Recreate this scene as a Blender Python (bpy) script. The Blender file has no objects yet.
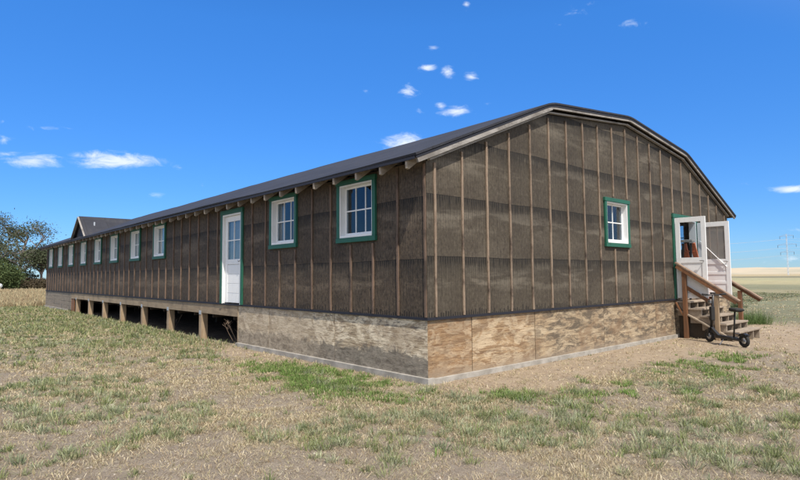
import bpy, math, random
import numpy as np
from mathutils import Vector, Matrix, Euler
random.seed(7)
RNG = np.random.default_rng(11)
S = bpy.context.scene
COL = S.collection
# ------------------------------------------------------------------ camera
FPX, YAW, PITCH, ROLL = 549.81, 0.84392, 0.06625, -0.0079
CAM = Vector((-5.6425, -5.756, 1.4726))
fw = Vector((math.cos(PITCH)*math.cos(YAW), math.cos(PITCH)*math.sin(YAW), math.sin(PITCH)))
rt0 = Vector((math.sin(YAW), -math.cos(YAW), 0)); up0 = rt0.cross(fw)
rt = rt0*math.cos(ROLL) + up0*math.sin(ROLL)
up = -rt0*math.sin(ROLL) + up0*math.cos(ROLL)
cd = bpy.data.cameras.new('camera'); cam = bpy.data.objects.new('camera', cd); COL.objects.link(cam)
cam.matrix_world = Matrix(((rt.x, up.x, -fw.x, CAM.x), (rt.y, up.y, -fw.y, CAM.y), (rt.z, up.z, -fw.z, CAM.z), (0, 0, 0, 1)))
cd.sensor_width = 36; cd.lens = FPX/800*36; cd.clip_start = 0.05; cd.clip_end = 20000
S.camera = cam
# ------------------------------------------------------------------ light
SUN_EL = math.radians(56); SUN_AZ = math.radians(201)      # azimuth from +Y towards +X
S.view_settings.view_transform = 'Standard'; S.view_settings.look = 'None'
S.view_settings.exposure = 0.68; S.view_settings.gamma = 1.0; S.view_settings.use_curve_mapping = False
sd = Vector((math.sin(SUN_AZ)*math.cos(SUN_EL), math.cos(SUN_AZ)*math.cos(SUN_EL), math.sin(SUN_EL)))
sl = bpy.data.lights.new('sun', 'SUN'); sl.energy = 3.35; sl.angle = math.radians(0.55); sl.color = (1, 0.93, 0.83)
so = bpy.data.objects.new('sun', sl); COL.objects.link(so); so.rotation_euler = sd.to_track_quat('Z', 'Y').to_euler()


class N:                                       # tiny node-graph helper
    def __init__(s, tree): s.t = tree; s.n = tree.nodes; s.l = tree.links
    def lk(s, v, sock):
        if isinstance(v, bpy.types.NodeSocket): s.l.new(v, sock)
        elif v is not None: sock.default_value = v
    def m(s, op, a, b=None, c=None, clamp=False):
        x = s.n.new('ShaderNodeMath'); x.operation = op; x.use_clamp = clamp
        for i, v in enumerate((a, b, c)):
            if v is not None: s.lk(v, x.inputs[i])
        return x.outputs[0]
    def vm(s, op, a, b=None):
        x = s.n.new('ShaderNodeVectorMath'); x.operation = op
        s.lk(a, x.inputs[0])
        if b is not None:
            if op == 'SCALE': s.lk(b, x.inputs['Scale'])
            else: s.lk(b, x.inputs[1])
        return x.outputs['Value'] if op in ('DOT_PRODUCT', 'LENGTH') else x.outputs[0]
    def obj(s): return s.n.new('ShaderNodeTexCoord').outputs['Object']
    def sep(s, v):
        x = s.n.new('ShaderNodeSeparateXYZ'); s.lk(v, x.inputs[0]); return x.outputs
    def com(s, a, b, c):
        x = s.n.new('ShaderNodeCombineXYZ')
        for i, v in enumerate((a, b, c)): s.lk(v, x.inputs[i])
        return x.outputs[0]
    def noise(s, v, scale, detail=4, rough=.55, dist=0, w=None):
        x = s.n.new('ShaderNodeTexNoise'); x.inputs['Scale'].default_value = scale
        x.inputs['Detail'].default_value = detail; x.inputs['Roughness'].default_value = rough
        x.inputs['Distortion'].default_value = dist
        s.lk(v, x.inputs['Vector']); return x.outputs['Fac']
    def vor(s, v, scale, out='Distance'):
        x = s.n.new('ShaderNodeTexVoronoi'); x.inputs['Scale'].default_value = scale
        s.lk(v, x.inputs['Vector']); return x.outputs[out]
    def white(s, v):
        x = s.n.new('ShaderNodeTexWhiteNoise'); x.noise_dimensions = '3D'; s.lk(v, x.inputs['Vector']); return x.outputs['Value']
    def mr(s, v, a, b, c=0., d=1., smooth=True):
        x = s.n.new('ShaderNodeMapRange'); x.interpolation_type = 'SMOOTHSTEP' if smooth else 'LINEAR'
        for i, q in enumerate((v, a, b, c, d)): s.lk(q, x.inputs[i])
        return x.outputs[0]
    def mix(s, f, a, b, kind='MIX'):
        x = s.n.new('ShaderNodeMix'); x.data_type = 'RGBA'; x.blend_type = kind
        s.lk(f, x.inputs[0])
        for v, i in ((a, 6), (b, 7)):
            s.lk(v if isinstance(v, bpy.types.NodeSocket) else tuple(v)+(1,), x.inputs[i])
        return x.outputs[2]
    def bump(s, h, strength=.5, dist=.01):
        x = s.n.new('ShaderNodeBump'); x.inputs['Strength'].default_value = strength
        x.inputs['Distance'].default_value = dist; s.lk(h, x.inputs['Height']); return x.outputs[0]
    def scl(s, v, sx, sy, sz): return s.vm('MULTIPLY', v, (sx, sy, sz))


def mat(name, fn=None, color=(.5, .5, .5), rough=.8, metal=0., spec=.5):
    m = bpy.data.materials.new(name); m.use_nodes = True
    g = N(m.node_tree); b = m.node_tree.nodes['Principled BSDF']
    b.inputs['Base Color'].default_value = (*color, 1); b.inputs['Roughness'].default_value = rough
    b.inputs['Metallic'].default_value = metal; b.inputs['Specular IOR Level'].default_value = spec
    if fn: fn(g, b)
    return m


# ------------------------------------------------------------------ world: sky and far clouds by direction
W_ = bpy.data.worlds.new('World'); S.world = W_; W_.use_nodes = True
g = N(W_.node_tree); bg = W_.node_tree.nodes['Background']
sky = g.n.new('ShaderNodeTexSky'); sky.sky_type = 'NISHITA'; sky.sun_disc = False
sky.sun_elevation = SUN_EL; sky.sun_rotation = SUN_AZ; sky.altitude = 1300; sky.air_density = 1.0
sky.dust_density = .15; sky.ozone_density = 3.0
hs = g.n.new('ShaderNodeHueSaturation'); hs.inputs['Saturation'].default_value = 1.18; hs.inputs['Value'].default_value = 1.0
g.l.new(sky.outputs[0], hs.inputs['Color'])
dirv = g.vm('NORMALIZE', g.n.new('ShaderNodeTexCoord').outputs['Generated'])
elev = g.sep(dirv)[2]
skyc = g.mix(1., hs.outputs[0], g.mix(g.mr(elev, .02, .42, smooth=False), (.36, .53, .80), (.60, 1.10, 1.50)), 'MULTIPLY')
# unseen whitish sky added behind the viewpoint to brighten and neutralise the fill light
fill_veil = g.mr(g.vm('DOT_PRODUCT', dirv, tuple(sd)), -.02, .55)
fill_veil = g.m('MULTIPLY', fill_veil, g.mr(g.noise(dirv, 2.6, 4, .6), .3, .62, .45, 1.))
skyc = g.mix(fill_veil, skyc, (6.0, 6.2, 6.6))
CLOUDS = [(118, 161, 52, 9, 1), (92, 156, 26, 7, .8), (33, 161, 32, 8, .9), (8, 154, 15, 4, .7), (405, 143, 28, 12, 1), (455, 111, 20, 6.5, .95), (441, 107, 9, 5, .9),
          (408, 92, 16, 8, .72), (427, 68, 12, 4.6, .85), (448, 72, 9, 6.5, .9), (471, 77, 9, 6, .8), (434, 48, 11, 4.5, .62),
          (418, 111, 9, 5, .4), (487, 104, 9, 4, .42), (466, 4, 6, 5, .7), (466, 11, 6, 4, .4), (590, 4, 10, 4, .45), (574, 14, 14, 8, .42), (560, 24, 10, 4, .35),
          (632, 24, 20, 6, .5), (46, 128, 24, 4, .5), (3, 121, 8, 4, .5), (4, 140, 9, 6, .6), (156, 195, 13, 4, .5), (203, 184, 6, 6, .45), (365, 91, 10, 4, .42),
          (794, 189, 24, 5, .95), (742, 184, 12, 4, .45), (793, 203, 10, 3, .35), (794, 230, 30, 4, .4), (792, 259, 16, 4.5, .6), (765, 262, 16, 3, .35), (180, 168, 10, 5, .5)]
cover = None
for (cx, cy, rx, ry, dens) in CLOUDS:
    c = (fw*FPX + rt*(cx-400) + up*(240-cy)); L = c.length; c.normalize()
    a = (rt - c*rt.dot(c)).normalized(); b = c.cross(a).normalized()
    p = g.vm('SUBTRACT', dirv, tuple(c))
    q = g.com(g.vm('DOT_PRODUCT', p, tuple(a*L/(rx*1.3))), g.vm('DOT_PRODUCT', p, tuple(b*L/(ry*1.35))), g.m('MULTIPLY', g.m('GREATER_THAN', .5, g.vm('DOT_PRODUCT', dirv, tuple(c))), 9.))
    v = g.m('MULTIPLY', g.m('SUBTRACT', 1.0, g.vm('LENGTH', q), clamp=True), dens)
    cover = v if cover is None else g.m('MAXIMUM', cover, v)
st = g.scl(dirv, 1, 1, 2.2)
n1 = g.noise(st, 30, 8, .68, .7)
al = g.mr(g.m('ADD', g.m('MULTIPLY', cover, 1.15), g.m('MULTIPLY', g.m('SUBTRACT', n1, .5), 1.5)), .30, 1.12)
al = g.m('MULTIPLY', al, g.mr(cover, .0, .12))
# the cloud's own brightness: thicker parts whiter
cc = g.mix(g.mr(cover, .15, .7), (5.0, 6.2, 7.4), (6.0, 6.5, 7.1))
g.l.new(g.mix(g.m('MULTIPLY', al, .9), skyc, cc), bg.inputs['Color'])
bg.inputs['Strength'].default_value = 0.099

# ------------------------------------------------------------------ geometry helpers
class MB:
    def __init__(s): s.v = []; s.f = []
    def quadbox(s, p8):
        b = len(s.v); s.v += [tuple(p) for p in p8]
        for q in ((0, 3, 2, 1), (4, 5, 6, 7), (0, 1, 5, 4), (1, 2, 6, 5), (2, 3, 7, 6), (3, 0, 4, 7)): s.f.append(tuple(b+i for i in q))
        return s
    def box(s, x0, x1, y0, y1, z0, z1):
        return s.quadbox([(x0, y0, z0), (x1, y0, z0), (x1, y1, z0), (x0, y1, z0), (x0, y0, z1), (x1, y0, z1), (x1, y1, z1), (x0, y1, z1)])
    def beam(s, a, b, w, h, upv=(0, 0, 1)):                 # rectangular bar between two points
        a, b = Vector(a), Vector(b); d = (b-a).normalized(); r = d.cross(Vector(upv))
        if r.length < 1e-4: r = d.cross(Vector((1, 0, 0)))
        r.normalize(); u = r.cross(d).normalized()
        P = []
        for e in (a, b):
            P += [e-r*w/2-u*h/2, e+r*w/2-u*h/2, e+r*w/2+u*h/2, e-r*w/2+u*h/2]
        return s.quadbox(P)
    def tube(s, pts, rad, n=8, caps=True):
        pts = [Vector(p) for p in pts]; m = len(pts)
        rad = rad if isinstance(rad, (list, tuple)) else [rad]*m
        base = len(s.v); pr = None
        for i, p in enumerate(pts):
            d = (pts[min(i+1, m-1)]-pts[max(i-1, 0)]).normalized()
            if pr is None:
                pr = d.orthogonal().normalized()
            else:
                pr = (pr - d*pr.dot(d)).normalized()
            q = d.cross(pr)
            for k in range(n):
                t = 2*math.pi*k/n; s.v.append(tuple(p + (pr*math.cos(t)+q*math.sin(t))*rad[i]))
        for i in range(m-1):
            for k in range(n):
                a = base+i*n+k; b = base+i*n+(k+1) % n; s.f.append((a, b, b+n, a+n))
        if caps:
            s.f.append(tuple(base+k for k in range(n))[::-1]); s.f.append(tuple(base+(m-1)*n+k for k in range(n)))
        return s
    def prism(s, poly, off):                                # polygon (3D points) extruded by off
        b = len(s.v); n = len(poly); off = Vector(off)
        s.v += [tuple(p) for p in poly] + [tuple(Vector(p)+off) for p in poly]
        s.f.append(tuple(b+i for i in range(n))[::-1]); s.f.append(tuple(b+n+i for i in range(n)))
        for i in range(n): j = (i+1) % n; s.f.append((b+i, b+j, b+n+j, b+n+i))
        return s
    def torus(s, c, ax, R, r, n=28, k=10):
        ax = Vector(ax).normalized(); e = ax.orthogonal().normalized(); h = ax.cross(e); c = Vector(c); b = len(s.v)
        for i in range(n):
            t = 2*math.pi*i/n; d = e*math.cos(t)+h*math.sin(t)
            for j in range(k):
                q = 2*math.pi*j/k; s.v.append(tuple(c+d*(R+r*math.cos(q))+ax*r*math.sin(q)))
        for i in range(n):
            for j in range(k):
                s.f.append((b+i*k+j, b+((i+1) % n)*k+j, b+((i+1) % n)*k+(j+1) % k, b+i*k+(j+1) % k))
        return s
    def build(s, name, m, parent=None, smooth=False, bevel=0.):
        me = bpy.data.meshes.new(name); me.from_pydata(s.v, [], s.f); me.update()
        o = bpy.data.objects.new(name, me); COL.objects.link(o); me.materials.append(m)
        if smooth:
            for p in me.polygons: p.use_smooth = True
        if bevel:
            md = o.modifiers.new('bevel', 'BEVEL'); md.width = bevel; md.segments = 2; md.limit_method = 'ANGLE'
        if parent: o.parent = parent
        return o


def thing(name, label, cat, loc=(0, 0, 0), rz=0, group=None):
    o = bpy.data.objects.new(name, None); COL.objects.link(o); o.location = loc; o.rotation_euler = (0, 0, rz)
    return tag(o, label, cat, group)


def tag(o, label=None, cat=None, group=None, kind=None):
    if label: o['label'] = label
    if cat: o['category'] = cat
    if group: o['group'] = group
    if kind: o['kind'] = kind
    return o


# value-noise in numpy
def _h(ix, iy, s):
    n = (ix*374761393 + iy*668265263 + s*1442695041) & 0xffffffff
    n = ((n ^ (n >> 13))*1274126177) & 0xffffffff
    return ((n ^ (n >> 16)) & 0xffff)/65535.0
def vn(x, y, s=0):
    ix = np.floor(x).astype(np.int64); iy = np.floor(y).astype(np.int64); fx = x-ix; fy = y-iy
    fx = fx*fx*(3-2*fx); fy = fy*fy*(3-2*fy)
    return (_h(ix, iy, s)*(1-fx)+_h(ix+1, iy, s)*fx)*(1-fy)+(_h(ix, iy+1, s)*(1-fx)+_h(ix+1, iy+1, s)*fx)*fy
def fbm(x, y, s=0, o=4):
    a = 0; amp = .5; t = 0
    for i in range(o): a = a+amp*vn(x*2**i, y*2**i, s+i*17); t += amp; amp *= .55
    return a/t
def sm(x, a, b): t = np.clip((x-a)/(b-a), 0, 1); return t*t*(3-2*t)

# ------------------------------------------------------------------ materials
W, LEN, HS = 12.6, 30.2, 0.84
GZ = -0.09
PROF = [(-.35, 3.22), (3.15, 4.68), (6.30, 5.01), (9.45, 4.64), (12.95, 3.22)]     # roof top line


def roofz(u):
    for (a, za), (b, zb) in zip(PROF, PROF[1:]):
        if u <= b: return za+(zb-za)*(u-a)/(b-a)
    return PROF[-1][1]


def tarpaper(horiz, first, base, lite, dark, tl=.30, gr=1.):
    def fn(g, b):
        P = g.obj(); x, y, z = g.sep(P); s = x if horiz == 'x' else y
        sv = g.com(s, 0., 0.)
        zz = g.m('ADD', z, g.m('MULTIPLY', g.m('SUBTRACT', g.noise(sv, .8, 2), .5), .06))
        t = g.m('DIVIDE', g.m('SUBTRACT', zz, first), .93)
        fr = g.m('FRACT', t); d = g.m('MULTIPLY', g.m('SUBTRACT', 1., fr), .93)          # metres below the lap above
        row = g.m('FLOOR', t)
        # teeth: drips below each lap
        cell = g.m('DIVIDE', s, .052); ci = g.m('FLOOR', cell); cf = g.m('ABSOLUTE', g.m('SUBTRACT', g.m('FRACT', cell), .5))
        rnd = g.white(g.com(ci, row, 0.))
        ln = g.m('ADD', .06, g.m('MULTIPLY', g.m('MULTIPLY', rnd, g.noise(g.com(s, row, 0.), 1.1, 2)), tl))
        tooth = g.m('MULTIPLY', g.mr(cf, .20, .34, 1., 0.), g.mr(d, g.m('MULTIPLY', ln, .35), g.m('MULTIPLY', ln, 1.1), 1., 0.))
        tooth = g.m('MULTIPLY', tooth, g.mr(rnd, .05, .3, .4, 1.))
        # seam line
        seam = g.mr(d, .0, .018, 1., 0.)
        # pale weather bands
        nb = g.noise(g.com(g.m('MULTIPLY', s, .55), row, g.m('MULTIPLY', z, 3.2)), 1.3, 5, .6, .3)
        band = g.m('MULTIPLY', g.mr(nb, .46, .62), g.mr(g.m('ABSOLUTE', g.m('SUBTRACT', d, .28)), .05, .36, 1., .15))
        fine = g.noise(g.scl(P, 1, 1, .55), 24, 7, .8)
        vst = g.noise(g.com(g.m('MULTIPLY', s, 22.), row, g.m('MULTIPLY', z, .9)), 1., 4, .6)
        big = g.noise(P, 1.7, 4, .6)
        bay = g.white(g.com(g.m('FLOOR', g.m('DIVIDE', g.m('SUBTRACT', s, .15), .61)), row, 3.))
        c = g.mix(g.mr(big, .3, .7), dark, base)
        c = g.mix(g.m('MULTIPLY', band, 1.), c, lite)
        c = g.mix(g.m('MULTIPLY', g.m('SUBTRACT', fine, .25), .7, clamp=True), c, g.mix(.5, c, lite))
        c = g.mix(g.m('MULTIPLY', g.mr(fine, .53, .36), .6*gr), c, (.014, .012, .010))
        c = g.mix(g.m('MULTIPLY', g.mr(fine, .52, .66), .45*gr), c, lite)
        c = g.mix(g.m('MULTIPLY', g.mr(vst, .5, .72), .35), c, (.022, .019, .016))
        c = g.mix(g.m('MULTIPLY', g.mr(vst, .42, .28), .3), c, lite)
        c = g.mix(g.m('MULTIPLY', bay, .28), c, (.020, .017, .014))
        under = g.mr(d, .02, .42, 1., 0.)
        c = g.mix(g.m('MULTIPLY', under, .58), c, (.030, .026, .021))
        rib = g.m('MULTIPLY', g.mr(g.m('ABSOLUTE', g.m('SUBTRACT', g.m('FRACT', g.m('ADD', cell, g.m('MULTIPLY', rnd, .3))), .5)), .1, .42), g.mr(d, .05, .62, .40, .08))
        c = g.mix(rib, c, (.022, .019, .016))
        foot = g.mr(g.m('SUBTRACT', z, g.m('ADD', .875, g.m('MULTIPLY', rnd, .10))), .0, .02, 1., 0.)
        tooth = g.m('MAXIMUM', tooth, g.m('MULTIPLY', foot, g.mr(cf, .16, .30, 1., 0.)))
        c = g.mix(g.m('MULTIPLY', tooth, .80), c, (.012, .011, .010))
        c = g.mix(g.m('MULTIPLY', seam, .75), c, (.010, .009, .008))
        g.l.new(c, b.inputs['Base Color']); b.inputs['Roughness'].default_value = .78; b.inputs['Specular IOR Level'].default_value = .3
        wav = g.noise(g.scl(P, 1, 1, .5), 5.5, 2)
        h = g.m('ADD', g.m('ADD', g.m('MULTIPLY', fine, .5), g.m('MULTIPLY', wav, 2.2)), g.m('ADD', g.m('MULTIPLY', tooth, .5), g.m('MULTIPLY', fr, -1.2)))
        g.l.new(g.bump(h, .55, .012), b.inputs['Normal'])
    return mat('tar_paper', fn)


M = {}
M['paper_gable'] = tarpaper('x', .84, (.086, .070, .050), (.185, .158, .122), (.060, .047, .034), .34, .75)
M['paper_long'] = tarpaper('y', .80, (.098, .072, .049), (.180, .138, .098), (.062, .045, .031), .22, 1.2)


def woodfn(c1, c2, cd_, scale=(14, 14, 1.2), dirt=.5, bump=.4, rough=.85):
    def fn(g, b):
        P = g.obj(); oi = g.n.new('ShaderNodeObjectInfo').outputs['Random']
        P = g.vm('ADD', P, g.com(g.m('MULTIPLY', oi, 37.), g.m('MULTIPLY', oi, 11.), g.m('MULTIPLY', oi, 3.)))
        n = g.noise(g.scl(P, *scale), 1.6, 6, .65, .6); b2 = g.noise(P, 2.3, 4, .6)
        c = g.mix(g.mr(n, .3, .7), c1, c2)
        c = g.mix(g.m('MULTIPLY', g.mr(b2, .48, .7), dirt), c, cd_)
        c = g.mix(g.m('MULTIPLY', oi, .35), c, cd_)
        c = g.mix(g.mr(g.noise(g.scl(P, *scale), 5., 3), .62, .7, 0., .6), c, tuple(q*.35 for q in cd_))
        g.l.new(c, b.inputs['Base Color']); b.inputs['Roughness'].default_value = rough
        g.l.new(g.bump(n, bump, .004), b.inputs['Normal'])
    return fn


M['batten_g'] = mat('batten_wood', woodfn((.33, .25, .18), (.22, .155, .11), (.055, .038, .028), (10, 10, 2.4), 1.))
M['batten_l'] = mat('batten_wood_red', woodfn((.25, .165, .115), (.155, .10, .07), (.05, .036, .027), (10, 10, 2.0), .85))
M['post'] = mat('post_wood', woodfn((.46, .35, .23), (.33, .23, .14), (.17, .12, .075), (16, 16, 1.2), .5))
M['beam'] = mat('beam_wood', woodfn((.42, .33, .22), (.30, .22, .14), (.13, .10, .07), (12, 1.6, 14), .6))
M['rafter'] = mat('rafter_wood', woodfn((.40, .34, .27), (.27, .22, .17), (.12, .10, .08), (3, 12, 12), .7))
M['fascia'] = mat('fascia_wood', woodfn((.38, .36, .335), (.26, .24, .22), (.13, .115, .10), (1.5, 12, 9), .8))
M['tread'] = mat('tread_wood', woodfn((.42, .35, .27), (.29, .23, .175), (.15, .115, .085), (1.6, 14, 14), .7))
M['rail'] = mat('stained_wood', woodfn((.27, .125, .055), (.17, .075, .035), (.08, .04, .02), (12, 12, 1.5), .4, .3, .6))
M['railtop'] = mat('rail_top_wood', woodfn((.33, .24, .17), (.20, .13, .09), (.09, .05, .035), (12, 3, 3), .5))
M['board_grey'] = mat('weathered_board', woodfn((.36, .30, .23), (.25, .20, .15), (.12, .10, .08), (6, 1.1, 12), .7))
M['joist'] = mat('joist_wood', woodfn((.06, .045, .03), (.04, .03, .02), (.03, .02, .015), (6, 6, 6), .4))  # wood colour darkened to stand in for the shade below the floor


def plyfn(orange, horiz):
    def fn(g, b):
        P = g.obj(); x, y, z = g.sep(P)
        oi = g.n.new('ShaderNodeObjectInfo').outputs['Random']
        Q = g.vm('ADD', P, g.com(g.m('MULTIPLY', oi, 23.), g.m('MULTIPLY', oi, 17.), 0.))
        st_ = g.scl(Q, 1.1, 1.1, 17)
        grain = g.noise(st_, 1.8, 8, .72, .7)
        patch = g.noise(g.scl(Q, 1.5, 1.5, 3.2), 1.5, 6, .66, .9)
        flake = g.noise(g.scl(Q, 4, 4, 8), 2.2, 5, .7, 1.)
        fl2 = g.noise(g.scl(Q, 1.5, 1.5, 14), 4.2, 8, .76, .5); blot = g.noise(g.scl(Q, 1, 1, 1.7), 1.35, 6, .7, .5); spot = g.noise(g.scl(Q, 1, 1, 1.8), 6.5, 6, .75, .5)
        if orange:
            c = g.mix(g.mr(grain, .36, .62), (.20, .115, .058), (.46, .32, .18))
            c = g.mix(g.mr(patch, .46, .58, 0., .8), c, (.58, .46, .31))
            c = g.mix(g.m('MULTIPLY', g.mr(fl2, .50, .60), g.mr(spot, .35, .6, .2, .85)), c, (.16, .085, .04))
            c = g.mix(g.mr(fl2, .44, .34, 0., .6), c, (.64, .53, .38))
            c = g.mix(g.mr(x, 2.2, 3.2, 0., .55), c, g.mix(g.mr(grain, .35, .65), (.22, .175, .115), (.47, .39, .27)))
            c = g.mix(g.mr(x, .97, 1.0, .55, 0.), c, g.mix(.5, c, (.20, .09, .035)))
            stn = g.m('MULTIPLY', g.mr(g.noise(g.scl(Q, 1, 1, 3.4), 2.2, 8, .78, .6), .44, .58), g.mr(x, 2.3, 3.2, .30, .95))
            c = g.mix(stn, c, (.105, .082, .058))
            c = g.mix(g.mr(blot, .50, .62, 0., .62), c, (.20, .125, .07))
            c = g.mix(g.m('MULTIPLY', g.mr(z, .62, .84), g.mr(blot, .35, .6, .5, 0.)), c, (.16, .11, .07))
            c = g.mix(g.mr(g.vor(g.scl(Q, 1, 1, 1.6), 5.5), .05, .10, .75, 0.), c, (.09, .055, .03))
            c = g.mix(g.mr(g.m('ADD', z, g.m('MULTIPLY', spot, .3)), .14, .30, .6, 0.), c, (.27, .21, .15))
        else:
            c = g.mix(g.mr(grain, .36, .62), (.26, .185, .115), (.58, .47, .32))
            c = g.mix(g.mr(patch, .44, .56, 0., .9), c, (.80, .68, .50))
            c = g.mix(g.m('MULTIPLY', g.mr(fl2, .48, .58), g.mr(spot, .35, .6, .3, .9)), c, (.15, .105, .07))
            c = g.mix(g.mr(fl2, .43, .33, 0., .6), c, (.80, .74, .62))
            hgt = g.m('ADD', z, g.m('MULTIPLY', g.m('SUBTRACT', g.noise(g.scl(Q, 1, 1, 1.2), 3.0, 7, .78, .9), .5), .75))
            c = g.mix(g.mr(blot, .50, .62, 0., .5), c, (.27, .19, .12))
            drk = g.mix(g.mr(g.m('ADD', g.m('MULTIPLY', spot, .5), g.m('MULTIPLY', fl2, .5)), .40, .60), (.028, .026, .024), (.27, .235, .19))
            c = g.mix(g.mr(hgt, .26, .35, .82, 0.), c, drk)
            c = g.mix(g.mr(y, 2.2, 3.6, 0., .5), c, g.mix(g.mr(spot, .35, .65), (.24, .19, .13), (.52, .43, .31)))
            c = g.mix(g.m('MULTIPLY', g.mr(spot, .52, .64), g.mr(z, .45, .8, 0., .75)), c, (.11, .11, .115))
        g.l.new(c, b.inputs['Base Color']); b.inputs['Roughness'].default_value = .85
        g.l.new(g.bump(g.m('ADD', grain, flake), .6, .006), b.inputs['Normal'])
    return fn


M['ply_g'] = mat('plywood_orange', plyfn(True, 'x'))
M['ply_l'] = mat('plywood_weathered', plyfn(False, 'y'))


def concfn(g, b):
    P = g.obj(); n = g.noise(P, 3.5, 7, .65); f = g.noise(P, 45, 3)
    c = g.mix(g.mr(n, .35, .68), (.26, .24, .21), (.41, .385, .345)); c = g.mix(g.mr(f, .6, .72, 0., .5), c, (.22, .2, .17))
    g.l.new(c, b.inputs['Base Color']); b.inputs['Roughness'].default_value = .9; g.l.new(g.bump(n, .5, .01), b.inputs['Normal'])
M['concrete'] = mat('concrete', concfn)


def roof_fn(g, b):
    P = g.obj(); x, y, z = g.sep(P); n = g.noise(P, 1.1, 5, .6); f = g.noise(P, 60, 3)
    lap = g.m('FRACT', g.m('DIVIDE', g.m('ADD', x, g.m('MULTIPLY', n, .03)), .9))
    c = g.mix(g.mr(n, .3, .7), (.010, .011, .017), (.022, .023, .032)); c = g.mix(g.mr(f, .4, .7, 0., .3), c, (.042, .042, .048))
    jn = g.m('FRACT', g.m('DIVIDE', g.m('ADD', y, g.m('MULTIPLY', g.m('FLOOR', g.m('DIVIDE', x, .9)), 1.37)), 3.1))
    c = g.mix(g.mr(lap, .0, .05, .9, 0.), c, (.008, .008, .010)); c = g.mix(g.mr(jn, .0, .012, .8, 0.), c, (.008, .008, .010))
    c = g.mix(g.mr(g.noise(g.scl(P, 1, .4, 1), 2.6, 5, .7), .55, .7, 0., .5), c, (.045, .043, .043))
    g.l.new(c, b.inputs['Base Color']); b.inputs['Roughness'].default_value = .75
    g.l.new(g.bump(g.m('ADD', f, g.m('MULTIPLY', lap, 2.)), .35, .006), b.inputs['Normal'])
M['roof'] = mat('asphalt_roofing', roof_fn)
M['roof_edge'] = mat('roof_edge', color=(.012, .013, .022), rough=.7)


def paintfn(col, dirt, amt):
    def fn(g, b):
        P = g.obj(); n = g.noise(g.scl(P, 5, 5, 2), 1.8, 6, .7); f = g.noise(P, 22, 4)
        c = g.mix(g.mr(n, .5, .75, 0., amt), col, dirt); c = g.mix(g.mr(f, .66, .74, 0., amt), c, dirt)
        g.l.new(c, b.inputs['Base Color']); b.inputs['Roughness'].default_value = .55; g.l.new(g.bump(f, .15, .003), b.inputs['Normal'])
    return fn
M['white'] = mat('white_paint', paintfn((.80, .81, .81), (.50, .48, .44), .3))
M['green'] = mat('green_paint', paintfn((.014, .108, .066), (.008, .050, .034), .7))
M['dark'] = mat('interior_dark', color=(.05, .042, .035), rough=.9)
M['interior'] = mat('interior_wall', paintfn((.17, .145, .12), (.09, .075, .06), .4))
M['curtain'] = mat('curtain_cloth', color=(.72, .71, .66), rough=.9)
M['lace'] = mat('lace_cloth', color=(.40, .40, .40), rough=.9)
M['black'] = mat('black_paint', color=(.012, .012, .013), rough=.38)
M['rubber'] = mat('rubber', color=(.016, .016, .016), rough=.8)
M['steel'] = mat('steel', color=(.45, .46, .48), rough=.35, metal=1.)
M['orange'] = mat('orange_fibreglass', paintfn((.85, .22, .09), (.6, .15, .06), .3))
M['galv'] = mat('galvanised', color=(.52, .55, .58), rough=.5, metal=.5)
M['hazed_steel'] = mat('hazed_steel', color=(.62, .68, .75), rough=.7)  # steel paled towards blue, distance haze put into its colour


def glassfn(g, b):
    out = [n for n in g.n if n.type == 'OUTPUT_MATERIAL'][0]
    ge = g.n.new('ShaderNodeNewGeometry'); cs = g.m('ABSOLUTE', g.vm('DOT_PRODUCT', ge.outputs['Incoming'], ge.outputs['Normal']))
    F_ = g.m('ADD', .05, g.m('MULTIPLY', g.m('POWER', g.m('SUBTRACT', 1., cs), 5.), .95))
    tr = g.n.new('ShaderNodeBsdfTransparent'); tr.inputs[0].default_value = (.80, .86, .90, 1)
    gl = g.n.new('ShaderNodeBsdfGlossy'); gl.inputs['Roughness'].default_value = .01
    n = g.noise(g.obj(), 1.6, 2); g.l.new(g.bump(n, .12, .03), gl.inputs['Normal'])
    mx = g.n.new('ShaderNodeMixShader'); g.l.new(F_, mx.inputs[0]); g.l.new(tr.outputs[0], mx.inputs[1]); g.l.new(gl.outputs[0], mx.inputs[2])
    g.l.new(mx.outputs[0], out.inputs[0])
M['glass'] = mat('window_glass', glassfn)


def screenfn(g, b):
    out = [n for n in g.n if n.type == 'OUTPUT_MATERIAL'][0]
    tr = g.n.new('ShaderNodeBsdfTransparent'); df = g.n.new('ShaderNodeBsdfDiffuse'); df.inputs[0].default_value = (.30, .29, .28, 1)
    mx = g.n.new('ShaderNodeMixShader'); mx.inputs[0].default_value = .38
    g.l.new(tr.outputs[0], mx.inputs[1]); g.l.new(df.outputs[0], mx.inputs[2]); g.l.new(mx.outputs[0], out.inputs[0])
M['screen'] = mat('insect_screen', screenfn)

# ================================================================== GROUND
def ground_h(x, y):
    h = GZ + (fbm(x*.35, y*.35, 3)-.5)*.10 + (fbm(x*2.2, y*2.2, 9)-.5)*.045
    r = np.hypot(x+5.6, y+5.7)
    inside = (1-sm(np.maximum(np.maximum(-x, x-W), np.maximum(-y, y-LEN)), 0.0, .8))   # level beside the building
    h = h*(1-inside) + (GZ + (fbm(x*3, y*3, 5)-.5)*.02)*inside
    far = sm(r, 60, 400); h = h*(1-far) + (GZ + (fbm(x*.01, y*.01, 4)-.5)*.8)*far
    return h


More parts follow.
